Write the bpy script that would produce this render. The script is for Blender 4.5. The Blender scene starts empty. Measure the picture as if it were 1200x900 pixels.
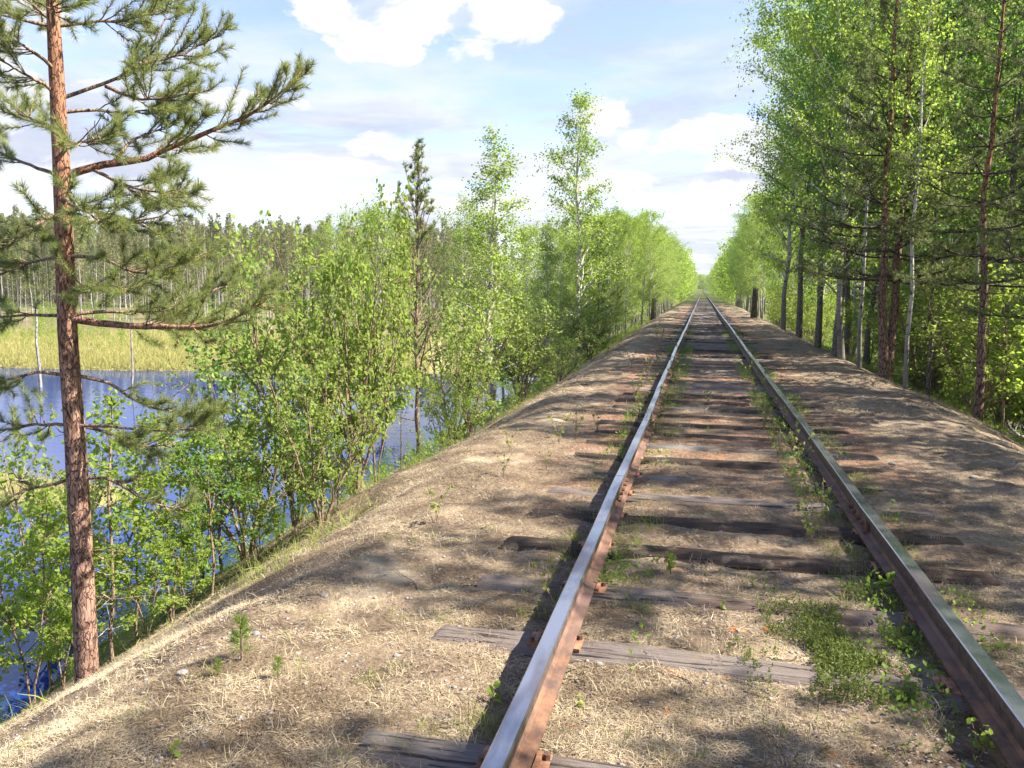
import bpy, math, numpy as np
from mathutils import Matrix, Vector
R_=math.radians
sc=bpy.context.scene
COL=sc.collection

# ------------------------------------------------------------------ camera
F_PX=970.0; YAW,PITCH,ROLL,XC,HC=0.2237,0.1155,0.0116,-0.256,1.508
def _cam():
    cy,sy=math.cos(YAW),math.sin(YAW);cp,sp=math.cos(PITCH),math.sin(PITCH)
    F=np.array([-sy*cp,cy*cp,-sp]);R=np.array([cy,sy,0.]);U=np.cross(R,F)
    c,s=math.cos(ROLL),math.sin(ROLL)
    R,U=R*c+U*s,U*c-R*s
    return F,R,U,np.array([XC,0.,HC])
CF,CR,CU,CC=_cam()
cam=bpy.data.cameras.new('camera');camo=bpy.data.objects.new('camera',cam);COL.objects.link(camo)
cam.lens=36*F_PX/1200;cam.sensor_width=36;cam.clip_start=0.05;cam.clip_end=3000
M=Matrix(((CR[0],CU[0],-CF[0],CC[0]),(CR[1],CU[1],-CF[1],CC[1]),(CR[2],CU[2],-CF[2],CC[2]),(0,0,0,1)))
camo.matrix_world=M
sc.camera=camo
def ray(px,py): 
    return CF+CR*(px-600)/F_PX-CU*(py-450)/F_PX
def at_depth(px,py,d): return CC+ray(px,py)*d
def at_z(px,py,z):
    d=ray(px,py);return CC+d*((z-CC[2])/d[2])

# ------------------------------------------------------------------ light
SUN_EL=R_(46);SUN_AZ=R_(-6)      # to the right of the track, slightly ahead
S=Vector((math.cos(SUN_EL)*math.cos(SUN_AZ),-math.cos(SUN_EL)*math.sin(SUN_AZ),math.sin(SUN_EL)))
sun=bpy.data.lights.new('sun','SUN');sun.energy=5.0;sun.angle=R_(0.53);sun.color=(1,.93,.82)
so=bpy.data.objects.new('sun',sun);COL.objects.link(so)
so.rotation_euler=(-S).to_track_quat('-Z','Y').to_euler();so.location=S*60

vs=sc.view_settings
vs.view_transform='Standard';vs.look='None';vs.gamma=1;vs.exposure=1.82
vs.use_curve_mapping=False
sc.cycles.max_bounces=6;sc.cycles.diffuse_bounces=3;sc.cycles.glossy_bounces=2;sc.cycles.transmission_bounces=5
sc.cycles.transparent_max_bounces=4
sc.cycles.sample_clamp_indirect=6

# ---- node helper
class NT:
    def __init__(s,tree): s.t=tree;s.n=tree.nodes;s.l=tree.links
    def new(s,ty,**k):
        n=s.n.new(ty)
        for a,b in k.items(): setattr(n,a,b)
        return n
    def put(s,sock,v):
        if isinstance(v,bpy.types.NodeSocket): s.l.new(v,sock)
        elif v is not None:
            try: sock.default_value=v
            except Exception: sock.default_value=tuple(v)+(1,) 
    def m(s,op,a,b=None,c=None,clamp=False):
        n=s.new('ShaderNodeMath',operation=op,use_clamp=clamp)
        s.put(n.inputs[0],a);s.put(n.inputs[1],b) if b is not None else None
        if c is not None: s.put(n.inputs[2],c)
        return n.outputs[0]
    def vm(s,op,a,b=None,scale=None):
        n=s.new('ShaderNodeVectorMath',operation=op)
        s.put(n.inputs[0],a)
        if b is not None: s.put(n.inputs[1],b)
        if scale is not None: s.put(n.inputs[3],scale)
        return n.outputs[0]
    def mix(s,f,a,b,blend='MIX'):
        n=s.new('ShaderNodeMix',data_type='RGBA',blend_type=blend)
        s.put(n.inputs[0],f)
        for i,v in ((6,a),(7,b)):
            if isinstance(v,bpy.types.NodeSocket): s.l.new(v,n.inputs[i])
            else: n.inputs[i].default_value=tuple(v)[:3]+(1,)
        return n.outputs[2]
    def noise(s,vec,scale,detail=4,rough=.55,dist=0,out=0):
        n=s.new('ShaderNodeTexNoise');s.put(n.inputs['Vector'],vec)
        n.inputs['Scale'].default_value=scale;n.inputs['Detail'].default_value=detail
        n.inputs['Roughness'].default_value=rough;n.inputs['Distortion'].default_value=dist
        return n.outputs[out]
    def vor(s,vec,scale,feature='F1',out=0,rand=1):
        n=s.new('ShaderNodeTexVoronoi',feature=feature);s.put(n.inputs['Vector'],vec)
        n.inputs['Scale'].default_value=scale;n.inputs['Randomness'].default_value=rand
        return n.outputs[out]
    def ss(s,v,a,b):
        n=s.new('ShaderNodeMapRange',interpolation_type='SMOOTHSTEP')
        s.put(n.inputs[0],v);n.inputs[1].default_value=a;n.inputs[2].default_value=b
        return n.outputs[0]
    def scale(s,vec,x,y,z):
        n=s.new('ShaderNodeMapping');s.put(n.inputs[0],vec);n.inputs[3].default_value=(x,y,z);return n.outputs[0]
    def bump(s,h,strength,dist=.01,normal=None):
        n=s.new('ShaderNodeBump');n.inputs['Strength'].default_value=strength;n.inputs['Distance'].default_value=dist
        s.put(n.inputs['Height'],h)
        if normal is not None: s.l.new(normal,n.inputs['Normal'])
        return n.outputs[0]
    def ramp(s,f,stops):
        n=s.new('ShaderNodeValToRGB');s.put(n.inputs[0],f);e=n.color_ramp.elements
        while len(e)<len(stops): e.new(.5)
        for el,(p,c) in zip(e,stops): el.position=p;el.color=tuple(c)+(1,)
        return n.outputs[0]

# ------------------------------------------------------------------ world
w=bpy.data.worlds.new("World");sc.world=w;w.use_nodes=True
nt=NT(w.node_tree);nt.n.clear()
sky=nt.new('ShaderNodeTexSky',sky_type='NISHITA');sky.sun_disc=False
sky.sun_elevation=SUN_EL;sky.sun_rotation=R_(90)+SUN_AZ
sky.air_density=1.0;sky.dust_density=.3;sky.ozone_density=2.6
tc=nt.new('ShaderNodeTexCoord').outputs['Generated']
sx=nt.new('ShaderNodeSeparateXYZ');nt.l.new(tc,sx.inputs[0])
X,Y,Z=sx.outputs
zz=nt.m('ADD',nt.m('MAXIMUM',Z,0.0),.07)
cb=nt.new('ShaderNodeCombineXYZ');nt.l.new(nt.m('DIVIDE',X,zz),cb.inputs[0]);nt.l.new(nt.m('DIVIDE',Y,zz),cb.inputs[1])
P=cb.outputs[0]
az=nt.m('ARCTAN2',X,Y);el=nt.m('ARCSINE',Z)
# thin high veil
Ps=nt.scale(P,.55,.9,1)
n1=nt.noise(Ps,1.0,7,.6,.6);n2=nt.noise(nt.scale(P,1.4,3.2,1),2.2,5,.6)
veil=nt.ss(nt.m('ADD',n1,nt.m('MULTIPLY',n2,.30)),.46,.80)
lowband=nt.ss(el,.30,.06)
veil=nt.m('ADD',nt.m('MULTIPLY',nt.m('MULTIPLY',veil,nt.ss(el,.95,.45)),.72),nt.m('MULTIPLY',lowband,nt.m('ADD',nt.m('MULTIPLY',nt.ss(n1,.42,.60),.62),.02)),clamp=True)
# heaps of cloud
eln=nt.noise(nt.scale(tc,1,1,1.6),11,8,.62,.35)
wob=nt.m('MULTIPLY',nt.m('SUBTRACT',eln,.50),7.0)
heaps=None
def dirof(px,py):
    d=ray(px,py);d=d/np.linalg.norm(d);return math.atan2(d[0],d[1]),math.asin(d[2])
for px,py,rx,ry in [(490,4,125,46),(600,22,60,28),(470,62,40,12),(722,134,46,24),(825,162,75,22),(700,215,70,12),(300,120,70,10),(745,160,24,10),(455,172,46,16),(380,195,80,10),(840,225,48,16),(250,225,120,14),(870,190,60,12),(560,240,140,10),(-100,60,140,60),(-300,180,260,30),(1000,190,90,20)]:
    a0,e0=dirof(px,py)
    da=nt.m('DIVIDE',nt.m('SUBTRACT',az,a0),rx/F_PX);de=nt.m('DIVIDE',nt.m('SUBTRACT',el,e0),ry/F_PX)
    d=nt.m('ADD',nt.m('MULTIPLY',da,da),nt.m('MULTIPLY',de,de))
    h=nt.ss(nt.m('ADD',d,wob),1.2,.6)
    heaps=h if heaps is None else nt.m('MAXIMUM',heaps,h)
cold=nt.ss(nt.noise(nt.scale(tc,1,1,3.2),4.5,5,.6,.3),.40,.66)
ccol=nt.mix(cold,(3.1,3.2,3.3),(2.1,2.3,2.9))
ccol2=nt.mix(nt.m('MULTIPLY',cold,.45),(3.6,3.6,3.6),(2.5,2.65,3.1))
skc=nt.mix(1.0,sky.outputs[0],(1.02,.90,1.0),'MULTIPLY')
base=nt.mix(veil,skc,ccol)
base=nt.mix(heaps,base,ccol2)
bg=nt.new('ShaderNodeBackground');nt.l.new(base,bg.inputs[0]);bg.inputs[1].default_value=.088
wo=nt.new('ShaderNodeOutputWorld');nt.l.new(bg.outputs[0],wo.inputs[0])

# ------------------------------------------------------------------ numeric helpers
def hash2(ix,iy,seed):
    n=(ix.astype(np.int64)*374761393+iy.astype(np.int64)*668265263+seed*1442695041)&0xffffffff
    n=((n^(n>>13))*1274126177)&0xffffffff
    return ((n^(n>>16))&0xffff)/65535.
def vn(x,y,seed=0):
    x=np.asarray(x,float);y=np.asarray(y,float)
    ix=np.floor(x);iy=np.floor(y);fx=x-ix;fy=y-iy
    fx=fx*fx*(3-2*fx);fy=fy*fy*(3-2*fy);ix=ix.astype(np.int64);iy=iy.astype(np.int64)
    a=hash2(ix,iy,seed);b=hash2(ix+1,iy,seed);c=hash2(ix,iy+1,seed);d=hash2(ix+1,iy+1,seed)
    return (a+(b-a)*fx)*(1-fy)+(c+(d-c)*fx)*fy-.5
def fbm(x,y,seed=0,o=3):
    s=0;a=1
    for i in range(o): s=s+a*vn(x*2**i,y*2**i,seed+i*7);a*=.5
    return s
def sstep(a,b,v):
    t=np.clip((v-a)/(b-a),0,1);return t*t*(3-2*t)
WATER=-2.4
def gz(x,y):
    x=np.asarray(x,float);y=np.asarray(y,float)
    shl=2.25+.25*fbm(y*.28+3,x*0+.5,5,2)+.16*fbm(y*1.3,x*0+2.5,15,2)-.25*sstep(7,11,y)*(1-sstep(22,40,y))-.30*sstep(7.5,4.5,y)
    d=np.maximum(0,-x-shl);a=.30;sl=.64
    zl=-(np.sqrt((d*sl)**2+a*a)-a)
    dr=np.maximum(0,x-(2.55+.25*fbm(y*.3,x*0+9.5,8,2)))
    zr=-(np.sqrt((dr*.55)**2+a*a)-a)
    zr=np.maximum(zr,-1.25-.35*fbm(x*.25,y*.25,31,3)-sstep(8,40,x)*.4)
    z=zl+zr
    s=(x-CC[0])*CF[0]*1.02+(y)*CF[1]*1.02+1.6*fbm(x*.12,y*.12,77,2)*2
    land=sstep(35,38.5,s)
    isl=sstep(1.25,.75,np.sqrt(((x+13.6)/3.4)**2+((y-12.8)/1.1)**2)+.5*fbm(x*.5,y*.5,12,2))
    left=np.maximum(z,-3.3)
    lift=np.maximum(land,isl*.97)
    marsh=WATER+.10+.12*fbm(x*.4,y*.4,21,3)+.01*np.maximum(0,s-80)
    left=np.where(z<marsh, left+(marsh-left)*lift, left)
    z=np.where(x<0,left,z)
    near=(np.abs(x)<7)
    z=z+near*(.035*fbm(x*1.1,y*1.1,1,3)+.018*fbm(x*7,y*7,2,3)+sstep(1.3,1.9,np.abs(x))*(.045*fbm(x*1.6,y*1.6,61,2)+.035*fbm(x*3.7,y*3.7,62,2)))
    # the line sits in a shallow trough beside each rail; the outer shoulder is a little lower
    z=z-.03*np.exp(-((np.abs(x)-.80)/.12)**2)+.004*sstep(1.5,9,y)+.012*sstep(1.0,1.35,np.abs(x))*sstep(4,9,y)
    far=np.hypot(x,y)
    z=z+sstep(250,600,far)*6*sstep(.2,1,np.abs(x)/60)
    return z
def g1(x,y): return float(gz(np.array([x]),np.array([y]))[0])
def hit(px,py,zoff=0):
    d=ray(px,py);t=np.linspace(1.2,90,4000);P=CC+d*t[:,None]
    k=np.nonzero(P[:,2]<gz(P[:,0],P[:,1])+zoff)[0]
    return P[k[0]] if len(k) else P[-1]

def mesh_obj(name,parts,mats,parent=None,smooth=True,link=True,attr=True):
    """parts: list of (verts Nx3, faces list/array, matindex, smooth, var array or None)"""
    vs_,loops,starts,tot,mi,sm,va=[],[],[],[],[],[],[]
    off=0;ls=0
    for (v,f,mt,s_,var) in parts:
        v=np.asarray(v,float);f=np.asarray(f,int)
        if len(f)==0: continue
        k=f.shape[1];vs_.append(v);loops.append((f+off).ravel())
        starts.append(ls+np.arange(len(f))*k);tot.append(np.full(len(f),k));ls+=len(f)*k
        mi.append(np.full(len(f),mt));sm.append(np.full(len(f),bool(s_)));off+=len(v)
        va.append(np.full(len(f),.5) if var is None else np.asarray(var,float))
    me=bpy.data.meshes.new(name)
    V=np.concatenate(vs_);L=np.concatenate(loops);ST=np.concatenate(starts);T=np.concatenate(tot)
    me.vertices.add(len(V));me.vertices.foreach_set('co',V.astype(np.float32).ravel())
    me.loops.add(len(L));me.loops.foreach_set('vertex_index',L.astype(np.int32))
    me.polygons.add(len(ST));me.polygons.foreach_set('loop_start',ST.astype(np.int32));me.polygons.foreach_set('loop_total',T.astype(np.int32))
    me.update(calc_edges=True)
    me.polygons.foreach_set('material_index',np.concatenate(mi).astype(np.int32))
    me.polygons.foreach_set('use_smooth',np.concatenate(sm))
    if attr:
        at=me.attributes.new('v','FLOAT','FACE');at.data.foreach_set('value',np.concatenate(va).astype(np.float32))
    for m in (mats if isinstance(mats,(list,tuple)) else [mats]): me.materials.append(m)
    o=bpy.data.objects.new(name,me)
    if link: COL.objects.link(o)
    if parent is not None: o.parent=parent
    return o
def tag(o,label=None,cat=None,group=None,kind=None):
    for k,v in (('label',label),('category',cat),('group',group),('kind',kind)):
        if v: o[k]=v
    return o
def empty(name,loc=(0,0,0),rz=0,sc_=1,link=True):
    o=bpy.data.objects.new(name,None);o.empty_display_size=.2
    if link: COL.objects.link(o)
    o.location=loc;o.rotation_euler=(0,0,rz);o.scale=(sc_,)*3 if np.isscalar(sc_) else sc_
    return o
def copy_tree(o,parent=None):
    c=o.copy();COL.objects.link(c)
    if parent is not None: c.parent=parent
    for ch in list(o.children): copy_tree(ch,c)
    return c

def tube(pts,rad,n=6,caps=False):
    pts=np.asarray(pts,float);rad=np.broadcast_to(np.asarray(rad,float),(len(pts),))
    T=np.gradient(pts,axis=0);T/=np.linalg.norm(T,axis=1)[:,None]+1e-9
    up=np.array([0,0,1.]) if abs(T[:,2].mean())<.9 else np.array([1.,0,0])
    A=np.cross(T,up);A/=np.linalg.norm(A,axis=1)[:,None]+1e-9;B=np.cross(T,A)
    th=np.arange(n)*2*np.pi/n
    V=pts[:,None,:]+rad[:,None,None]*(np.cos(th)[None,:,None]*A[:,None,:]+np.sin(th)[None,:,None]*B[:,None,:])
    V=V.reshape(-1,3);m=len(pts);i=np.arange(m-1)[:,None]*n;j=np.arange(n)[None,:];j2=(j+1)%n
    Fc=np.stack([i+j,i+j2,i+n+j2,i+n+j],-1).reshape(-1,4)
    return V,Fc
class Wood:
    def __init__(s): s.v=[];s.f=[];s.o=0
    def add(s,pts,rad,n=5):
        v,f=tube(pts,rad,n);s.v.append(v);s.f.append(f+s.o);s.o+=len(v)
    def part(s,mt=0): return (np.concatenate(s.v),np.concatenate(s.f),mt,True,None)
def spline(pts,n):
    pts=np.asarray(pts,float);m=len(pts)
    t=np.concatenate([[0],np.cumsum(np.linalg.norm(np.diff(pts,axis=0),axis=1))]);t/=t[-1]
    P=np.concatenate([[2*pts[0]-pts[1]],pts,[2*pts[-1]-pts[-2]]])
    out=[]
    for u in np.linspace(0,1,n):
        k=min(np.searchsorted(t,u,side='right')-1,m-2);q=(u-t[k])/(t[k+1]-t[k]+1e-9)
        a,b,c,d=P[k:k+4];out.append(.5*((2*b)+(c-a)*q+(2*a-5*b+4*c-d)*q*q+(-a+3*b-3*c+d)*q**3))
    return np.array(out)
def unit(v): return v/(np.linalg.norm(v,axis=-1,keepdims=True)+1e-9)

def leaves(rng,C,size,hang=.3,fold=True,ratio=.75,var=None):
    """C Nx3 leaf stalk ends -> part"""
    N=len(C);s=size*rng.uniform(.6,1.25,N)[:,None]
    T=unit(rng.normal(size=(N,3))+np.array([0,0,-1.4*hang]))
    Nn=unit(np.cross(T,rng.normal(size=(N,3))+1e-3));W=np.cross(T,Nn)
    if fold:
        r=s*ratio*.5
        V=np.stack([C,C+T*s*.3+W*r+Nn*r*.25,C+T*s*.68+W*r*.8+Nn*r*.25,C+T*s,C+T*s*.68-W*r*.8+Nn*r*.25,C+T*s*.3-W*r+Nn*r*.25],1).reshape(-1,3)
        b=np.arange(N)[:,None]*6
        Fc=np.concatenate([b+np.array([0,1,2,3]),b+np.array([0,3,4,5])])
        va=rng.uniform(0,1,N) if var is None else var;va=np.concatenate([va,va])
    else:
        r=s*ratio*.5
        V=np.stack([C,C+T*s*.5+W*r,C+T*s,C+T*s*.5-W*r+Nn*r*.3],1).reshape(-1,3)
        Fc=np.arange(N)[:,None]*4+np.arange(4);va=rng.uniform(0,1,N) if var is None else var
    return (V,Fc,0,False,va)

def needles(rng,A,D,per,nl,nw,ang=.9):
    """A: Nx3 points on shoots, D: shoot directions; per needles each"""
    N=len(A);A=np.repeat(A,per,0);D=np.repeat(D,per,0)
    Q=unit(np.cross(D,rng.normal(size=D.shape)))
    T=unit(D*math.cos(ang)+Q*math.sin(ang)*rng.uniform(.7,1.3,(len(A),1))+np.array([0,0,.12]))
    L=nl*rng.uniform(.7,1.15,(len(A),1));W=unit(np.cross(T,rng.normal(size=T.shape)))*nw*.5
    A=A+D*rng.uniform(-.5,.5,(len(A),1))*nl*.35
    V=np.stack([A-W,A+W,A+T*L],1).reshape(-1,3)
    return (V,np.arange(len(A))[:,None]*3+np.arange(3),0,False,np.repeat(rng.uniform(0,1,N),per))

# ------------------------------------------------------------------ materials
def mat(name):
    m=bpy.data.materials.new(name);m.use_nodes=True;t=NT(m.node_tree);b=t.n['Principled BSDF'];return m,t,b
def leaf_mat(name,c1,c2,trans=.45,rough=.55,spec=.25,tcol=None):
    m,t,b=mat(name);t.n.remove(b)
    a=t.new('ShaderNodeAttribute',attribute_name='v').outputs['Fac']
    oi=t.new('ShaderNodeObjectInfo').outputs['Random']
    f=t.m('ADD',t.m('MULTIPLY',a,.7),t.m('MULTIPLY',oi,.3))
    col=t.mix(f,c1,c2)
    p=t.new('ShaderNodeBsdfPrincipled');t.put(p.inputs['Base Color'],col);p.inputs['Roughness'].default_value=rough
    p.inputs['Specular IOR Level'].default_value=spec
    tr=t.new('ShaderNodeBsdfTranslucent')
    tc_=t.mix(.75,col,tcol or tuple(min(1,x*1.9) for x in c2));t.l.new(tc_,tr.inputs[0])
    mx=t.new('ShaderNodeMixShader');mx.inputs[0].default_value=trans
    t.l.new(p.outputs[0],mx.inputs[1]);t.l.new(tr.outputs[0],mx.inputs[2])
    t.l.new(mx.outputs[0],t.n['Material Output'].inputs[0]);return m
M_birch=leaf_mat('birch_leaf',(.115,.18,.03),(.28,.35,.06),.54,tcol=(.44,.60,.08))
M_willow=leaf_mat('willow_leaf',(.115,.18,.035),(.29,.355,.08),.50,tcol=(.44,.57,.10))
M_dark=leaf_mat('aspen_leaf',(.06,.13,.026),(.15,.25,.05),.50,tcol=(.27,.50,.07))
M_pine=leaf_mat('pine_needle',(.08,.12,.045),(.25,.28,.08),.32,.5,.3)
M_pineold=leaf_mat('old_pine_needle',(.075,.11,.038),(.18,.21,.065),.35,.5,.3)
M_spruce=leaf_mat('spruce_needle',(.035,.065,.022),(.08,.12,.035),.2)
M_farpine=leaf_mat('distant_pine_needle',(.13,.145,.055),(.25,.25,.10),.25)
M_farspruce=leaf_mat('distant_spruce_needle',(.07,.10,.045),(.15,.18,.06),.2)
M_fern=leaf_mat('fern_leaf',(.09,.17,.02),(.18,.27,.04),.4)
M_straw=leaf_mat('dry_grass_blade',(.085,.055,.034),(.64,.53,.35),.12,.8,.1,tcol=(.45,.38,.25))
M_sedge=leaf_mat('sedge_blade',(.20,.20,.06),(.36,.33,.13),.3,.7,.1)
M_grass=leaf_mat('green_grass_blade',(.10,.15,.03),(.27,.28,.08),.35,.7,.1)
M_heath=leaf_mat('crowberry_leaf',(.04,.07,.016),(.15,.18,.04),.25,.5)
M_moss=leaf_mat('bilberry_leaf',(.08,.14,.025),(.20,.27,.05),.45)
M_brownleaf=leaf_mat('fallen_leaf',(.035,.024,.018),(.40,.31,.22),.1,.7)

def bark(name,cA,cB,cC,scale=26,stretch=.28,bumps=.9,zmix=None,cw=.13,ck=1.,blot=0):
    m,t,b=mat(name)
    o=t.new('ShaderNodeTexCoord').outputs['Object']
    v=t.scale(o,1,1,stretch)
    n0=t.noise(v,scale*.35,3,.6,0,1)
    vv=t.vm('ADD',v,t.vm('SCALE',t.vm('SUBTRACT',n0,(.5,.5,.5)),scale=.09))
    nf_=t.noise(v,scale*.9,4,.7);d=t.vor(vv,scale,'DISTANCE_TO_EDGE');cell=t.new('ShaderNodeSeparateColor');t.l.new(t.vor(vv,scale,'F1',1),cell.inputs[0])
    nf=t.noise(v,scale*1.6,5,.65)
    crack=t.m('MAXIMUM',t.ss(t.m('ADD',d,t.m('MULTIPLY',t.m('SUBTRACT',nf_,.5),.16)),.0,cw),1-ck)
    col=t.mix(t.ss(nf,.3,.7),cA,cB);col=t.mix(t.m('MULTIPLY',cell.outputs[0],.6),col,cB)
    if blot: col=t.mix(t.m('MULTIPLY',t.ss(t.noise(t.scale(o,1,1,.5),13,4,.65,.6),.50,.62),blot),col,tuple(x*.36 for x in cA))
    if zmix:
        oz=t.new('ShaderNodeSeparateXYZ');t.l.new(o,oz.inputs[0])
        col=t.mix(t.m('MULTIPLY',t.ss(oz.outputs[2],zmix[0],zmix[1]),.85),col,t.mix(nf,zmix[2],tuple(x*.6 for x in zmix[2])))
    col=t.mix(crack,cC,col)
    t.put(b.inputs['Base Color'],col);b.inputs['Roughness'].default_value=.9;b.inputs['Specular IOR Level'].default_value=.15
    h=t.m('ADD',t.m('MULTIPLY',crack,.7),t.m('MULTIPLY',nf,.5))
    t.put(b.inputs['Normal'],t.bump(h,bumps,.012));return m
M_barkhero=bark('scots_pine_bark',(.19,.10,.07),(.40,.25,.185),(.06,.033,.026),42,.32,1.0,(1.9,3.4,(.42,.21,.12)),cw=.10,ck=.85,blot=.8)
M_barkpine=bark('rough_pine_bark',(.17,.11,.085),(.30,.19,.14),(.035,.022,.02),18,.3,1.0,(3.5,7,(.42,.20,.10)))
M_barkgrey=bark('grey_bark',(.12,.10,.085),(.25,.22,.19),(.04,.03,.025),30,.25,.7)
M_twig=bark('twig_bark',(.17,.115,.08),(.32,.23,.16),(.06,.04,.03),40,.2,.4)
M_dead=bark('dead_wood',(.24,.22,.20),(.42,.39,.36),(.07,.06,.055),22,.06,.7)
M_deadbrown=bark('dark_dead_wood',(.06,.045,.04),(.14,.11,.09),(.015,.012,.012),22,.1,.9)
def birchbark():
    m,t,b=mat('birch_bark');o=t.new('ShaderNodeTexCoord').outputs['Object']
    band=t.ss(t.noise(t.scale(o,4,4,26),1.0,3,.6),.56,.64)
    spot=t.ss(t.noise(t.scale(o,5,5,3.5),1.0,4,.6),.54,.64)
    col=t.mix(band,(.46,.43,.39),(.17,.13,.11));col=t.mix(spot,col,(.035,.028,.025));oz=t.new('ShaderNodeSeparateXYZ');t.l.new(o,oz.inputs[0]);col=t.mix(t.m('MULTIPLY',t.ss(oz.outputs[2],3.0,.6),.72),col,(.055,.042,.035))
    t.put(b.inputs['Base Color'],col);b.inputs['Roughness'].default_value=.7
    t.put(b.inputs['Normal'],t.bump(t.noise(o,30,4),.4,.01));return m
M_birchbark=birchbark()

def ground_mat():
    m,t,b=mat('needle_litter_ground')
    o=t.new('ShaderNodeTexCoord').outputs['Object']
    s=t.new('ShaderNodeSeparateXYZ');t.l.new(o,s.inputs[0]);x,y,z=s.outputs
    ax=t.m('ABSOLUTE',x)
    big=t.noise(o,.55,4,.6,.4);mid=t.noise(o,2.3,5,.62,.3);fine=t.noise(o,38,6,.75);fine2=t.noise(t.scale(o,1,.55,1),95,4,.8)
    col=t.ramp(t.m('ADD',t.m('MULTIPLY',mid,.55),t.m('MULTIPLY',fine,.45)),
        [(.31,(.036,.027,.02)),(.43,(.14,.10,.07)),(.55,(.31,.235,.155)),(.69,(.54,.45,.31))])
    sand=t.m('MULTIPLY',t.ss(t.noise(o,.9,4,.55,.5),.56,.66),t.ss(big,.44,.56))
    col=t.mix(t.m('MULTIPLY',sand,.75),col,t.mix(fine,(.50,.38,.24),(.62,.52,.38)))
    # rust and old ballast between and just outside the rails
    bed=t.m('MULTIPLY',t.ss(ax,1.9,1.2),t.ss(y,3.5,9))
    rb=t.m('MULTIPLY',bed,t.m('ADD',t.m('MULTIPLY',t.ss(t.noise(o,1.6,5,.65),.36,.58),.8),.12))
    col=t.mix(rb,col,t.mix(t.ss(fine,.35,.65),(.12,.055,.035),(.34,.19,.12)))
    sp=t.ss(t.noise(t.scale(o,1,1,1),4.2,4,.6,.6),.63,.70)
    inner=t.ss(ax,1.0,.7)
    col=t.mix(t.m('MULTIPLY',t.m('MULTIPLY',sp,inner),.75),col,(.42,.15,.05))
    # darker humus right of the track
    rt=t.m('MULTIPLY',t.ss(x,1.2,2.0),.35);col=t.mix(rt,col,t.mix(mid,(.09,.06,.05),(.34,.26,.20)))
    # grey pebbles
    pv=t.new('ShaderNodeTexVoronoi',feature='F1');t.l.new(o,pv.inputs['Vector']);pv.inputs['Scale'].default_value=26
    pr=t.new('ShaderNodeSeparateColor');t.l.new(pv.outputs[1],pr.inputs[0])
    peb=t.m('MULTIPLY',t.ss(pv.outputs[0],.36,.22),t.m('GREATER_THAN',pr.outputs[0],.86))
    col=t.mix(t.m('MULTIPLY',peb,.8),col,t.mix(pr.outputs[1],(.20,.19,.18),(.48,.45,.42)))
    # living green: lower banks and forest floor
    gl=t.m('MAXIMUM',t.ss(z,-.55,-1.1),t.ss(y,60,110))
    gl=t.m('MULTIPLY',gl,t.ss(t.noise(o,1.3,4,.6),.25,.5))
    green=t.mix(t.ss(fine,.35,.65),(.05,.075,.02),(.13,.15,.045))
    col=t.mix(gl,col,green)
    # open marsh: yellow sedge
    sep=t.m('ADD',t.m('MULTIPLY',x,float(CF[0])),t.m('MULTIPLY',y,float(CF[1])))
    marsh=t.m('MULTIPLY',t.ss(x,-8,-11),t.m('LESS_THAN',z,-1.95))
    mcol=t.mix(t.ss(t.noise(t.scale(o,.25,1,1),.5,4,.6),.35,.65),(.34,.31,.13),(.26,.25,.11))
    mcol=t.mix(t.ss(sep,56,70),mcol,t.mix(mid,(.12,.10,.05),(.22,.19,.09)))
    col=t.mix(marsh,col,mcol)
    mud=t.ss(z,WATER+.03,WATER-.05);col=t.mix(mud,col,(.03,.028,.02))
    t.put(b.inputs['Base Color'],col);b.inputs['Roughness'].default_value=.95;b.inputs['Specular IOR Level'].default_value=.1
    h=t.m('ADD',t.m('MULTIPLY',fine,.6),t.m('ADD',t.m('MULTIPLY',fine2,.5),t.m('MULTIPLY',peb,.35)))
    t.put(b.inputs['Normal'],t.bump(h,1.0,.03));return m
M_ground=ground_mat()
def water_mat():
    m,t,b=mat('lake_water');o=t.new('ShaderNodeTexCoord').outputs['Object']
    b.inputs['Base Color'].default_value=(.006,.03,.15,1);b.inputs['Roughness'].default_value=.04;b.inputs['IOR'].default_value=1.33
    b.inputs['Specular IOR Level'].default_value=.8
    n=t.noise(t.scale(o,1,2.2,1),2.2,3,.5);n2=t.noise(o,.5,3,.5)
    t.put(b.inputs['Normal'],t.bump(t.m('ADD',n,n2),.07,.05));return m
M_water=water_mat()
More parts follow.
